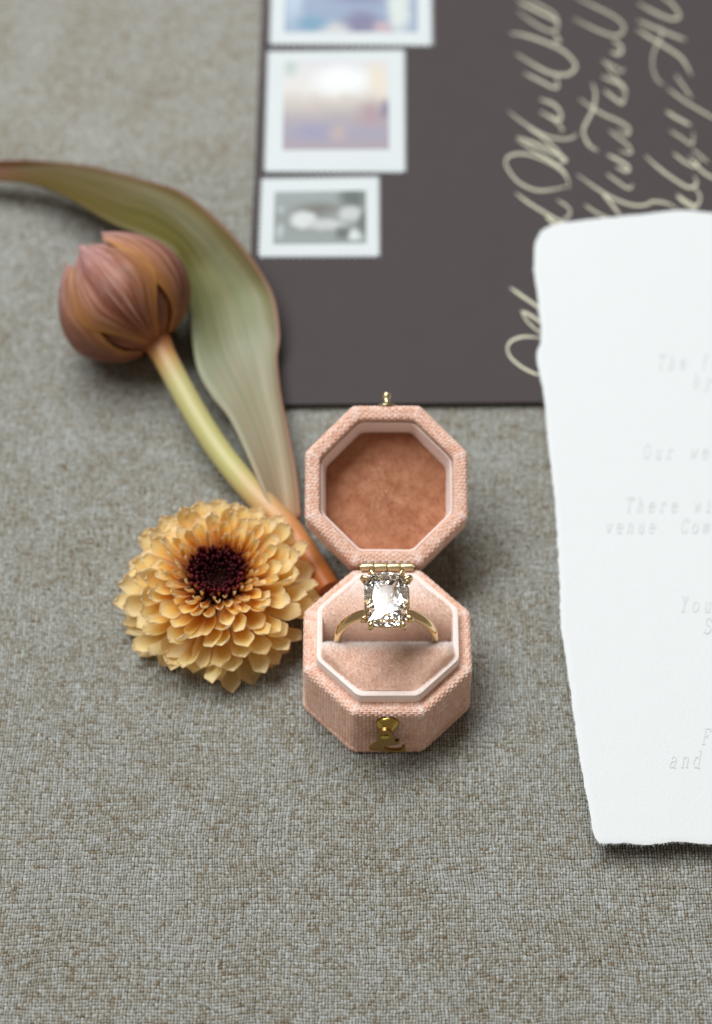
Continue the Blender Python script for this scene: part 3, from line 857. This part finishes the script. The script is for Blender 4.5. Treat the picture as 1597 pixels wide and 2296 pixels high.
def pile(V, F, n, length, acc, lean=Vector((0, 0, 0)), mess=0.2, keep=None):
    """short velvet pile: one thin blade per hair"""
    tri = []; area_ = []
    for q in F:
        a, b, c, d = (V[i] for i in q)
        ar = ((b - a).cross(d - a)).length
        tri.append((a, b, c, d)); area_.append(ar)
    area_ = np.array(area_); ch = rng.choice(len(tri), n, p=area_ / area_.sum())
    for k in ch:
        a, b, c, d = tri[k]; u, v = random.random(), random.random()
        p = a.lerp(b, u).lerp(d.lerp(c, u), v)
        if keep is not None and not keep(p): continue
        nr = (b - a).cross(d - a).normalized()
        clump = Vector((mnoise.noise(p * 0.55), mnoise.noise(p * 0.55 + Vector((9, 3, 1))), 0)) * 0.28
        dr = (nr + lean + clump + Vector((random.gauss(0, mess), random.gauss(0, mess), random.gauss(0, mess * .5)))).normalized()
        L = length * random.uniform(0.6, 1.15)
        s = dr.cross(Vector((random.gauss(0, 1), random.gauss(0, 1), random.gauss(0, 1)))).normalized() * 0.026
        acc.add([p + s, p - s, p + dr * L], [(0, 1, 2)])
cf = cushion(-14.6, YS - 0.1, HL - 0.3, HL + 1.7, 3.2)
cb = cushion(14.6, YS + 2.8, HL + 0.1, HL + 0.5, 6.5)
def painted_sheen(x, y, front):
    """how far the nap is painted pale as if lit from behind, along the slot and under the hinge"""
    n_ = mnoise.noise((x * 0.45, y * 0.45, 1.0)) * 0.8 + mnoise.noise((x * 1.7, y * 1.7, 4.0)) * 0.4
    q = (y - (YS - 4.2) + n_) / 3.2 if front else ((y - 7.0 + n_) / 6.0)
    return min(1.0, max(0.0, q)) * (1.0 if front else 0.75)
acc = Acc(); nap = Acc()
for (V_, F_), lab, front, cnt in ((cf, 'front half of the velvet cushion', True, 34000), (cb, 'rear half of the velvet cushion', False, 30000)):
    me = mesh('cushion', V_, F_)
    wa = me.attributes.new('painted_sheen', 'FLOAT', 'POINT')
    for i, v in enumerate(V_): wa.data[i].value = painted_sheen(v.x, v.y, front)
    link('cushion', me, M_VELVET, base, label=lab, smooth=180)
    pile(V_, F_, cnt, 0.85, acc, keep=lambda p: random.random() > painted_sheen(p.x, p.y, front) * 1.1)
    pile(V_, F_, 16000, 0.6, nap, Vector((0, -0.7, 0)), 0.5, keep=lambda p: random.random() < painted_sheen(p.x, p.y, front) * 0.8)
link('velvet_pile', acc.mesh('velvet_pile'), M_PILE, base, kind='stuff', smooth=None)
link('lit_nap', nap.mesh('lit_nap'), M_NAP, base, kind='stuff', smooth=None)  # hairs of the painted bright band on the cushions

# lid, tipped back on its hinge
HY, HZ = 19.15, HB + 0.55
LEL = R(25)
dv = Vector((0, math.cos(LEL), math.sin(LEL))); nv = Vector((0, -math.sin(LEL), math.cos(LEL)))
LID = Matrix(((1, 0, 0, 0), (0, dv.y, nv.y, HY + dv.y * 19.4), (0, dv.z, nv.z, HZ + dv.z * 19.4), (0, 0, 0, 1)))   # local: x, along lid, rim normal
lid = woven_part('lid', [(18.2, -13), (18.8, -12.8), (19.15, -12.2), (19.1, -6), (19.08, -1.4), (18.95, -0.65), (18.6, -0.18), (18.0, 0.04), (16.4, 0.03), (15.85, -0.12), (15.65, -0.5), (15.6, -0.9), (15.55, -3.4)],
                 M_LINEN, box, LID, wear_r=(11.6, 15.6), caps=(0,))
oct_part('satin_frame', [(15.5, -2.2), (15.3, -2.0), (15.05, -2.1), (14.85, -2.8), (14.3, -9.6), (14.1, -10.0)], M_SATIN, lid, LID, wob=0.12, rc=1.0)
lin = []
for a in np.linspace(14.25, 0.4, 14):
    lin.append((float(a), -9.7 + 0.7 * math.sqrt(1 - (a / 14.25) ** 2)))
oct_part('velvet_lining', lin, M_LINING, lid, LID, cap_last=True, wob=0.3, smooth=180, rc=1.0)
acc = Acc(); Vl, Fl = oct_loft(lin, LID, wob=0.3, rc=1.0); Vl = [Vector(v) for v in Vl]
pile(Vl, [f for f in Fl if len(f) == 4], 16000, 0.7, acc)
link('velvet_pile', acc.mesh('velvet_pile'), M_LINING, lid, kind='stuff', smooth=None)
# catch post on the lid's far wall
post = Acc()
Mc = LID @ Matrix.Translation((0.1, 19.1, -2.2)) @ Matrix.Rotation(-math.pi / 2, 4, 'X')
post.add(*lathe([(2.2, 0), (2.2, 0.25), (1.7, 0.6), (1.0, 0.85), (0.8, 1.15), (0.78, 2.0), (0.92, 2.1), (0.98, 2.3), (0.98, 3.1), (0.8, 3.35)], 24, Mc))
link('catch_post', post.mesh('catch_post'), M_HINGE, lid)

# hinge: four knuckles on a pin
hinge_z = HB + 0.55
pin = Acc()
Mh = Matrix.Translation((0.1, HY, hinge_z)) @ Matrix.Rotation(math.pi / 2, 4, 'Y')
pin.add(*lathe([(0.45, -6.3), (0.45, 6.3)], 12, Mh))
hp = link('hinge', pin.mesh('hinge'), M_HINGE, box)
for k in range(4):
    x0 = -6.1 + k * 3.08
    a = Acc(); a.add(*lathe([(0.75, x0), (0.95, x0 + 0.12), (0.98, x0 + 0.3), (0.98, x0 + 2.65), (0.95, x0 + 2.85), (0.75, x0 + 2.98)], 20, Mh))
    link('knuckle', a.mesh('knuckle'), M_HINGE, hp)

# latch on the base's near wall
YF = -19.2
kp = at_y(869, 1624, YF - 0.3)
Mk = Matrix.Translation((kp.x, YF, kp.z)) @ Matrix.Rotation(math.pi / 2, 4, 'X')          # axis points to the viewer
a = Acc(); a.add(*lathe([(2.55, -0.2), (2.68, 0.1), (2.66, 0.35), (2.45, 0.7), (1.9, 1.35), (1.35, 1.9), (1.15, 2.3), (1.15, 2.6)], 36, Mk))
link('latch_boss', a.mesh('latch_boss'), M_BRASS, base)
prof = "655,520 652,560 660,620 690,672 700,690 640,715 575,750 520,790 505,805 560,822 650,832 770,840 880,852 1000,860 1110,862 1170,848 1195,815 1190,775 1160,762 1130,772 1128,800 1090,822 1000,832 900,826 830,806 790,778 800,755 850,738 940,728 1010,720 1060,700 1080,668 1065,648 1035,655 1010,668 1000,640 985,590 965,545 945,505 900,470 850,450 800,447 745,455 695,480".split()
pl = []
pd = at_y((1200 + 805 / 5.323) / 1.5654, (2480 + 572 / 5.323) / 1.5654, YF - 2.9)
for q in prof:
    x, y = map(float, q.split(','))
    p = at_y((1200 + x / 5.323) / 1.5654, (2480 + y / 5.323) / 1.5654, YF - 2.9); pl.append(p)
n = len(pl); V = [(p.x, YF - 2.9, p.z) for p in pl] + [(p.x, YF - 2.1, p.z) for p in pl]
F = [tuple(range(n)), tuple(range(n, 2 * n))[::-1]] + [(i, n + i, n + (i + 1) % n, (i + 1) % n) for i in range(n)]
me = mesh('latch_hook', V, F)
bm = bmesh.new(); bm.from_mesh(me); bmesh.ops.recalc_face_normals(bm, faces=bm.faces)
bmesh.ops.triangulate(bm, faces=[f for f in bm.faces if len(f.verts) > 4]); bm.to_mesh(me); bm.free()
link('latch_hook', me, M_HOOK, base, smooth=35)
Mr = Matrix.Translation((pd.x, YF - 2.9, pd.z)) @ Matrix.Rotation(math.pi / 2, 4, 'X')
a = Acc(); a.add(*lathe([(1.05, -0.1), (1.05, 0.18), (0.9, 0.32), (0.5, 0.38), (0.1, 0.4)], 28, Mr))
link('rivet', a.mesh('rivet'), M_BRASS, base)

# ------------------------------------------------------------------ ring standing in the slot
lx = at((1000 + 412 / 2.218) / 1.5654, (1950 + 668 / 2.218) / 1.5654, 20.8); rx = at((1000 + 1163 / 2.218) / 1.5654, (1950 + 660 / 2.218) / 1.5654, 20.8)
RC = Vector(((lx.x + rx.x) / 2, YS + 0.1, 21.9)); R_MID = (rx.x - lx.x) / 2
TILT = R(3.9)
RM = Matrix.Translation(RC) @ Matrix.Rotation(-TILT, 4, 'X')        # local x across, z up in the ring plane, y through the finger
ring = root('ring', RC, 'gold ring with a large cushion-cut clear stone, standing in the velvet slot', 'ring')
V = []; F = []; NB, NS = 96, 16
for i in range(NB):
    a = 2 * math.pi * i / NB
    up = max(0, math.sin(a))
    hw = 1.25 - 0.2 * up ** 4; ht = 1.0 - 0.04 * up ** 3          # half widths: along the finger, radial
    for k in range(NS):
        b = 2 * math.pi * k / NS
        cr = math.cos(b); sr = math.sin(b)
        rr = R_MID + ht * (cr if cr > 0 else cr * 0.75)
        yy = hw * math.copysign(abs(sr) ** 0.85, sr)
        V.append(RM @ Vector((rr * math.cos(a), yy, rr * math.sin(a))))
for i in range(NB):
    for k in range(NS):
        F.append((i * NS + k, ((i + 1) % NB) * NS + k, ((i + 1) % NB) * NS + (k + 1) % NS, i * NS + (k + 1) % NS))
me = mesh('band', V, [f[::-1] for f in F])
link('band', me, M_GOLD, ring, smooth=180)

GA, GB, GH = 5.0, 7.15, R_MID + 4.6                                # half width, half length, girdle height over the finger's centre
def outline(th, a, b, e=4.2):
    c, s = math.cos(th), math.sin(th)
    r = (abs(c) ** e + abs(s) ** e) ** (-1 / e)
    return a * r * c, b * r * s
def gem(seed=5):
    """cushion brilliant: table, stars, mains and halves above; three rows of small irregular facets below"""
    r_ = random.Random(seed); V = []; F = []
    def ring_pts(n, off, k, z, jr=0.0, jz=0.0):
        ids = []
        for i in range(n):
            th = 2 * math.pi * (i + off) / n
            kk = k * (1 + r_.uniform(-jr, jr))
            x, y = outline(th, GA * kk, GB * kk, 4.2 if k > 0.78 else 3.4 if k > .5 else 2.4); ids.append(len(V)); V.append(Vector((x, y, z + r_.uniform(-jz, jz))))
        return ids
    T = ring_pts(8, 0.0, 0.64, 1.30); Mm = ring_pts(8, 0.5, 0.82, 0.85)
    Gt = ring_pts(16, 0.0, 1.0, 0.12); Gb = ring_pts(16, 0.0, 1.0, -0.12)
    rows = [Gb] + [ring_pts(16, 0.5 * (q % 2), k, z, PJ, PJ * 2.2) for q, (k, z) in enumerate(((0.78, -1.45), (0.54, -2.85), (0.28, -4.0)), 1)]
    C = len(V); V.append(Vector((0, 0, -4.95)))
    F.append(tuple(T))
    for k in range(8):
        k1 = (k + 1) % 8
        F.append((T[k], Mm[k], T[k1]))
        g0, g1, g2 = Gt[2 * k], Gt[2 * k + 1], Gt[(2 * k + 2) % 16]
        F += [(Mm[k], g0, g1), (Mm[k], g1, g2), (T[k1], Mm[k], g2), (T[k1], g2, Mm[k1])]
    for i in range(16):
        j = (i + 1) % 16
        F += [(Gt[i], Gb[i], Gb[j]), (Gt[i], Gb[j], Gt[j])]
        for a, b, q in zip(rows, rows[1:], range(3)):
            if q % 2 == 0: F += [(a[i], b[i], a[j]), (b[i], b[j], a[j])]          # b sits half a step on
            else: F += [(a[i], b[i], b[j]), (a[i], b[j], a[j])]
        F.append((rows[-1][i], C, rows[-1][j]))
    return V, F
PJ = 0.02
gv, gf = gem(5)
gf = [f for f in gf if f]
GM = RM @ Matrix.Translation((0, 0, GH))
me = mesh('gemstone', [GM @ v for v in gv], gf)
bm = bmesh.new(); bm.from_mesh(me)
bmesh.ops.remove_doubles(bm, verts=bm.verts, dist=1e-7)
bmesh.ops.holes_fill(bm, edges=bm.edges, sides=6)
bmesh.ops.recalc_face_normals(bm, faces=bm.faces); bm.to_mesh(me); bm.free()
print('gem open edges', sum(1 for e in me.edges if True and len([p for p in me.polygons if e.vertices[0] in p.vertices and e.vertices[1] in p.vertices]) != 2))
link('gemstone', me, M_GEM, ring, smooth=None)

for sx in (-1, 1):
    for sy in (-1, 1):
        for j in (0, 1):
            # pairs of pointed claws at each corner
            x, y = (GA * 0.99, GB * 0.76) if j == 0 else (GA * 0.70, GB * 0.99)
            ox, oy = (0.30, 0.10) if j == 0 else (0.10, 0.30)
            x *= sx; y *= sy; ox *= sx; oy *= sy
            pts = [Vector((x * 0.42, y * 0.36, GH - 4.1)), Vector((x * 0.72, y * 0.70, GH - 2.2)), Vector((x + ox * 0.8, y + oy * 0.8, GH - 0.55)),
                   Vector((x + ox, y + oy, GH + 0.1)), Vector((x + ox * 0.45, y + oy * 0.45, GH + 0.62)), Vector((x * 0.93 - ox * 0.6, y * 0.95 - oy * 0.6, GH + 0.80)), Vector((x * 0.84 - ox * 0.8, y * 0.88 - oy * 0.8, GH + 0.95))]
            c = catmull(pts, 6); rr = [0.40, 0.44, 0.52, 0.60, 0.55, 0.38, 0.12]
            rad = lambda t: float(np.interp(t, np.linspace(0, 1, 7), rr))
            v, f, u = tube([RM @ p for p in c], rad, 12)
            link('claw', mesh('claw', v, [q[::-1] for q in f]), M_GOLD, ring, smooth=180)
rail = []
for i in range(65):
    x, y = outline(2 * math.pi * i / 64, GA * 0.90, GB * 0.92); rail.append(RM @ Vector((x, y, GH - 1.05)))
v, f, u = tube(rail, lambda t: 0.34, 10, cap=False)
link('gallery_rail', mesh('gallery_rail', v, [q[::-1] for q in f]), M_GOLD, ring, smooth=180)

# ------------------------------------------------------------------ chrysanthemum
FC = at(486, 1274, 16.5); FC = Vector((FC.x, FC.y, 0))
mum = root('chrysanthemum', FC, 'apricot yellow chrysanthemum head with a dark red centre, lying left of the box', 'flower')
def apricot(name, sh, pal):
    m = lambda a, b, t: tuple(x + (y - x) * t for x, y in zip(a, b))
    st = [(0.05, srgb(176, 84, 6)), (0.40 + sh, srgb(222, 140, 24)), (0.66 + sh, srgb(243, 192, 82)), (0.84 + sh * .6, srgb(251, 228, 160)), (1.0, srgb(254, 245, 216))]
    st = [(p, m(c, srgb(250, 226, 160), pal * p)) for p, c in st]
    return petal_material(name, st, edge=(srgb(251, 232, 190), 2.6, 0.6), transl=0.36, vein=0.3, blotch=0.12, rough=0.62, tip=srgb(206, 150, 108))
M_PETALS = [apricot('inner_petal', 0.04, 0.1), apricot('middle_petal', -0.04, 0.25), apricot('outer_petal', -0.10, 0.5)]
M_RUST = petal_material('rust_petal', [(0.0, srgb(96, 22, 16)), (0.5, srgb(150, 58, 26)), (0.8, srgb(196, 110, 36)), (1.0, srgb(216, 146, 60))], transl=0.2, vein=0.3, rough=0.6)
M_FLORET = petal_material('maroon_floret', [(0.0, srgb(34, 8, 10)), (0.55, srgb(78, 14, 22)), (1.0, srgb(138, 42, 52))], transl=0.05, vein=0.1, rough=0.45)
M_HEART = velvet_material('dark_receptacle', srgb(28, 12, 8), srgb(44, 20, 12), 0.0)
def petal_mesh(L, hw, phi, bend, seed):
    r = random.Random(seed); nu, nvv = 9, 14
    V = []; F = []; UV = []
    notch = r.uniform(0.0, 0.05); skew = r.uniform(-.12, .12)
    y = z = 0.0; ang = 0.0; prev = 0.0
    for j in range(nvv):
        t = 1 - (1 - j / (nvv - 1)) ** 1.7
        tt = t
        ang = -0.22 * math.sin(tt * math.pi) + bend * tt ** 2
        st = (tt - prev) * L; prev = tt
        y += st * math.cos(ang); z += st * math.sin(ang)
        t0 = max(0.45, 1 - 1.1 * hw / L)
        w = hw * (0.42 + 0.58 * min(1, tt / t0) ** 1.2)
        if tt > t0: w *= math.sqrt(max(0.05, 1 - ((tt - t0) / (1.004 - t0)) ** 2.8))
        ph = phi * (1 - 0.35 * tt)
        for i in range(nu):
            s = 2 * i / (nu - 1) - 1
            a = s * ph
            x = w / ph * math.sin(a) + skew * hw * tt; zz = w / ph * (1 - math.cos(a))
            yy = y - (notch * L * 0.5 * math.exp(-(s / 0.28) ** 2) * tt ** 8) - 0.05 * L * s * s * tt ** 4
            V.append((x, yy, z + zz + 0.06 * mnoise.noise((x * 1.3, yy * 0.8, seed * 3.1)))); UV.append((i / (nu - 1), t))
    for j in range(nvv - 1):
        for i in range(nu - 1): F.append((j * nu + i, j * nu + i + 1, (j + 1) * nu + i + 1, (j + 1) * nu + i))
    return mesh('petal', V, F, UV)
RINGS = [  # base radius, base height, length, elevation, half width, cup, bend, count
 (6.2, 13.4, 3.4, 76, 0.7, 2.2, 0.10, 22), (7.1, 13.6, 4.0, 68, 0.8, 2.4, 0.10, 20), (7.2, 13.2, 5.4, 58, 1.2, 2.0, 0.05, 22), (7.0, 12.6, 7.4, 46, 1.6, 1.7, 0.10, 22), (6.8, 11.8, 9.6, 36, 1.9, 1.45, 0.15, 23),
 (6.4, 10.6, 11.8, 26, 2.0, 1.1, 0.35, 26), (6.0, 9.2, 13.8, 17, 2.15, 0.95, 0.35, 27), (5.4, 7.8, 15.4, 8, 2.2, 0.85, 0.35, 27), (4.8, 6.4, 16.4, 0, 2.2, 0.8, 0.3, 27), (4.2, 5.0, 16.4, -7, 2.2, 0.75, 0.2, 26), (3.6, 4.0, 15.6, -11, 2.2, 0.7, 0.1, 24)]
for ri, (r0, z0, L, el, hw, phi, bend, cnt) in enumerate(RINGS):
    L *= 1.0 + 0.026 * ri
    var = [petal_mesh(L * f, hw * (1.1 + 0.025 * ri) * g, phi * h, bend + b, ri * 10 + k) for k, (f, g, h, b) in enumerate(((1, 1, 1, 0), (1.06, .88, 1.35, .25), (.92, 1.12, .8, -.15), (1.0, .95, 1.1, .4)))]
    for m in var:
        m.materials.append(M_RUST if ri == 0 else M_PETALS[0 if ri < 4 else 1 if ri < 7 else 2]); m.shade_smooth()
    off = random.random()
    for k in range(cnt):
        az = 2 * math.pi * (k + off + random.uniform(-.22, .22)) / cnt
        e = R(el + random.gauss(0, 6.0)); roll = random.gauss(0, .32)
        d = Vector((math.cos(az) * math.cos(e), math.sin(az) * math.cos(e), math.sin(e)))
        side = Vector((math.sin(az), -math.cos(az), 0)); upn = side.cross(d)
        M3 = Matrix((side, d, upn)).transposed().to_4x4() @ Matrix.Rotation(roll, 4, 'Y')
        M3.translation = (Vector((math.cos(az) * r0, math.sin(az) * r0, z0 + random.gauss(0, .25)))) * S
        o = bpy.data.objects.new('petal', var[random.randrange(4)]); COL.objects.link(o)
        o.parent = mum; o.matrix_basis = M3
# the eye: a bowl of packed florets
a = Acc()
a.add(*lathe([(3.0, 2.2), (5.0, 4.0), (6.4, 8.0), (7.3, 12.5), (7.1, 13.8), (6.0, 13.5), (4.0, 12.8), (2.0, 12.0), (0.1, 11.5)], 32, Matrix.Translation(FC)))
link('receptacle', a.mesh('receptacle'), M_HEART, mum, smooth=180)
acc = Acc()
for k in range(170):
    r = 6.5 * math.sqrt((k + 6) / 176.0) + random.gauss(0, .12); th = k * 2.39996
    q = r / 7.0
    h = 0.5 + 3.2 * q ** 1.3 + random.gauss(0, .35); zb = 11.6 + 2.4 * q
    lean = 0.10 - 0.32 * (1 - q) + 0.18 * max(0, q - .8) * 5
    d = Vector((math.cos(th) * lean + random.gauss(0, .12), math.sin(th) * lean + random.gauss(0, .12), 1)).normalized()
    p = FC + Vector((math.cos(th) * r, math.sin(th) * r, zb))
    w = 0.16 + 0.36 * q * random.uniform(.75, 1.15)
    v, f, u = tube([p, p + d * h * 0.55, p + d * h * 0.85, p + d * h], [w * .7, w * .85, w, w * .35], 7)
    lo, hi = 0.0, (0.1 + 0.85 * q ** 1.4) * random.uniform(.7, 1.1)
    acc.add(v, [x_[::-1] for x_ in f], [(uu[0], lo + (hi - lo) * uu[1]) for uu in u])
link('disc_florets', acc.mesh('disc_florets'), M_FLORET, mum, kind='stuff', smooth=60)

# ------------------------------------------------------------------ tulip: bud, stem, leaf
BC = at(258, 648, 17.2)
tul = root('tulip', (BC.x, BC.y, 0), 'closed dusky red-brown tulip with its stem and long curling leaf, left of the envelope', 'tulip')
SA = at(352, 768, 12.0)
axis = (BC - SA).normalized(); axis = Vector((axis.x, axis.y, axis.z + 0.02)).normalized()
M_TULIP = petal_material('dusky_tulip_petal', [(0.0, srgb(170, 100, 52)), (0.2, srgb(124, 72, 50)), (0.42, srgb(152, 98, 76)), (0.66, srgb(172, 116, 100)), (1.0, srgb(206, 160, 158))],
                         edge=(srgb(190, 134, 64), 3.0, 0.75), transl=0.12, vein=0.5, blotch=0.3, streak=srgb(88, 38, 30), pale=srgb(206, 168, 150))
BL, BR0 = 32.0, 16.6
sd = axis.cross(Vector((0, 0, 1))).normalized(); bu = sd.cross(axis)
def tulip_petal(phi0, half, roff, tipr, seed, ln):
    V = []; F = []; UV = []; nu, nvv = 19, 28
    for j in range(nvv):
        t = 1 - (1 - j / (nvv - 1)) ** 1.6
        prof = math.sin(min(1.0, t * 1.0) * math.pi * 0.5) ** 0.55 if t < .5 else 1.0
        body = BR0 * (math.sin(math.pi * (0.04 + 0.93 * t ** 0.82)) ** 0.62)
        body = max(body, BR0 * tipr * min(1, t * 2))
        wprof = (0.45 + 0.55 * min(1, t / 0.35)) * math.sqrt(max(0.0, 1 - max(0, (t - 0.5) / 0.502) ** 4.5))
        h = half * wprof
        for i in range(nu):
            s = 2 * i / (nu - 1) - 1
            ph = phi0 + s * h
            r = body + roff + 0.9 * (1 - s * s) * math.sin(t * math.pi) + 0.5 * mnoise.noise((s * 1.6 + seed, t * 2.2, seed))
            p = SA + axis * (t * BL * ln - 0.4 - 3.2 * s * s * t ** 4) + (sd * math.cos(ph) + bu * math.sin(ph)) * r
            V.append(p); UV.append((i / (nu - 1), t))
    for j in range(nvv - 1):
        for i in range(nu - 1): F.append((j * nu + i, j * nu + i + 1, (j + 1) * nu + i + 1, (j + 1) * nu + i))
    return mesh('petal', V, F, UV)
for ph, half, ro, tr_, ln in ((78, 56, -1.8, 0.3, 0.98), (160, 56, -1.6, 0.3, 0.97), (265, 60, -2.0, 0.3, 0.95), (350, 56, -1.8, 0.3, 0.97)):
    link('petal', tulip_petal(R(ph), R(half), ro, tr_, ph * 0.1, ln), M_TULIP, tul, smooth=180)
for ph, half, ro, tr_, ln in ((34, 47, 0.5, 0.36, 1.03), (112, 40, 0.9, 0.4, 0.97), (186, 46, 0.5, 0.36, 1.0), (285, 54, 0.3, 0.3, 0.95)):
    link('petal', tulip_petal(R(ph), R(half), ro, tr_, ph * 0.1 + 5, ln), M_TULIP, tul, smooth=180)

nts = NT('tulip_stem')
u_, v_, _ = nts.sep(nts.uv())
nz = nts.noise(nts.comb(nts.m('MULTIPLY', u_, 9.0), nts.m('MULTIPLY', v_, 3.0), 0.0), 1.0, 3.0)
cc = nts.ramp(nts.m('ADD', v_, nts.m('MULTIPLY', nts.m('SUBTRACT', nz, 0.5), 0.10)), [(0.0, srgb(184, 104, 64)), (0.10, srgb(188, 140, 86)), (0.22, srgb(188, 180, 122)), (0.5, srgb(192, 186, 122)), (0.62, srgb(204, 170, 118)), (0.75, srgb(206, 140, 84)), (1.0, srgb(196, 112, 46))])
M_STEM = nts.set(Base_Color=cc, Roughness=0.45, Subsurface_Weight=0.15, Subsurface_Scale=0.002)
SP = [(350, 762, 12.5), (372, 805, 11.5), (402, 862, 10), (446, 940, 8.5), (496, 1016, 7), (552, 1086, 6), (612, 1150, 5), (662, 1206, 4.2), (706, 1270, 3.8), (738, 1322, 3.7)]
v, f, u = tube(catmull([at(*p) for p in SP], 10), lambda t: 3.1 + 0.5 * math.exp(-((t - 0.02) / 0.05) ** 2) + 0.35 * math.exp(-((t - 0.72) / 0.06) ** 2), 20)
link('stem', mesh('stem', v, [q[::-1] for q in f], u), M_STEM, tul, smooth=60)

ntl = NT('tulip_leaf')
u_, v_, _ = ntl.sep(ntl.uv())
vn = ntl.noise(ntl.comb(ntl.m('MULTIPLY', u_, 26.0), ntl.m('MULTIPLY', v_, 2.0), 0.0), 1.0, 3.0, 0.6)
bl = ntl.noise(ntl.obj(), 0.06, 3.0)
tt = ntl.m('ADD', v_, ntl.m('ADD', ntl.m('MULTIPLY', ntl.m('SUBTRACT', vn, 0.5), 0.10), ntl.m('MULTIPLY', ntl.m('SUBTRACT', bl, 0.5), 0.16)))
lc = ntl.ramp(tt, [(0.0, srgb(196, 142, 104)), (0.06, srgb(180, 160, 132)), (0.16, srgb(166, 162, 136)), (0.34, srgb(158, 162, 132)), (0.44, srgb(132, 136, 88)), (0.54, srgb(88, 84, 24)), (0.86, srgb(92, 78, 26)), (0.95, srgb(116, 68, 44)), (1.0, srgb(104, 48, 48))])
st1 = ntl.noise(ntl.comb(ntl.m('MULTIPLY', u_, 9.0), ntl.m('MULTIPLY', v_, 1.3), 4.0), 1.0, 3.0, 0.6)
lc = ntl.mix(ntl.m('MULTIPLY_ADD', st1, 2.4, -0.95, clamp=True), lc, ntl.ramp(v_, [(0.0, srgb(206, 170, 140)), (0.35, srgb(176, 166, 146)), (0.6, srgb(140, 126, 72)), (1.0, srgb(110, 62, 48))]))
lc = ntl.mix(ntl.m('MULTIPLY_ADD', vn, 1.6, -0.7, clamp=True), lc, ntl.ramp(v_, [(0.0, srgb(150, 120, 84)), (0.4, srgb(112, 118, 78)), (0.65, srgb(78, 76, 24)), (1.0, srgb(84, 44, 36))]))
ee = ntl.m('ABSOLUTE', ntl.m('MULTIPLY_ADD', u_, 2.0, -1.0))
lc = ntl.mix(ntl.m('MULTIPLY', ntl.m('POWER', u_, 14.0), 0.6), lc, srgb(150, 84, 66))
ntl.L.new(ntl.bump(vn, 0.3, 0.5), ntl.bsdf.inputs['Normal'])
ntl.set(Base_Color=lc, Roughness=0.48, Specular_IOR_Level=0.35)
tr = ntl.new('ShaderNodeBsdfTranslucent'); ntl.L.new(lc, tr.inputs[0]); mx = ntl.new('ShaderNodeMixShader'); mx.inputs[0].default_value = 0.18
ntl.L.new(ntl.bsdf.outputs[0], mx.inputs[1]); ntl.L.new(tr.outputs[0], mx.inputs[2]); ntl.L.new(mx.outputs[0], ntl.out.inputs[0])
M_LEAF = ntl.mat
ST = [  # left edge, fold, right edge as (x, y, height)
 ((628, 1168, 6.5), (648, 1172, 3.6), (674, 1158, 7)), ((598, 1118, 8.5), (634, 1080, 4), (664, 1066, 8)), ((556, 1022, 9), (612, 968, 4), (644, 962, 7.5)),
 ((514, 938, 8), (590, 880, 4), (628, 880, 7)), ((472, 884, 7.5), (574, 805, 4.5), (621, 805, 7)), ((441, 822, 8.5), (556, 742, 5), (627, 752, 7.5)),
 ((426, 720, 10), (534, 668, 6.5), (614, 666, 9)), ((414, 640, 12), (492, 600, 9), (574, 592, 12)), ((388, 565, 14), (436, 528, 11.5), (502, 506, 14.5)),
 ((318, 528, 15), (362, 470, 12.5), (412, 434, 15)), ((246, 499, 14), (276, 440, 12), (302, 396, 14)), ((134, 433, 11.5), (160, 400, 10), (200, 372, 12)),
 ((62, 411, 9), (72, 386, 8), (100, 361, 10)), ((-22, 405, 7.5), (-20, 384, 7), (-18, 362, 8.5)), ((-90, 408, 6), (-92, 396, 6), (-88, 382, 7))]
cols = [catmull([at(*s[k]) for s in ST], 7) for k in range(3)]
V = []; UV = []; F = []; nu = 17; nvv = len(cols[0])
for j in range(nvv):
    l, m_, r = cols[0][j], cols[1][j], cols[2][j]
    for i in range(nu):
        s = i / (nu - 1)
        p = (1 - s) ** 2 * l + 2 * s * (1 - s) * (m_ * 2 - (l + r) * 0.5) + s * s * r
        p = p + Vector((0, 0, 0.35 * mnoise.noise((s * 3, j * 0.12, 1.0))))
        V.append(p); UV.append((s, j / (nvv - 1)))
for j in range(nvv - 1):
    for i in range(nu - 1): F.append((j * nu + i, j * nu + i + 1, (j + 1) * nu + i + 1, (j + 1) * nu + i))
leaf = link('leaf', mesh('leaf', V, F, UV), M_LEAF, tul, smooth=180)
md = leaf.modifiers.new('thickness', 'SOLIDIFY'); md.thickness = 0.6 * S; md.offset = 0
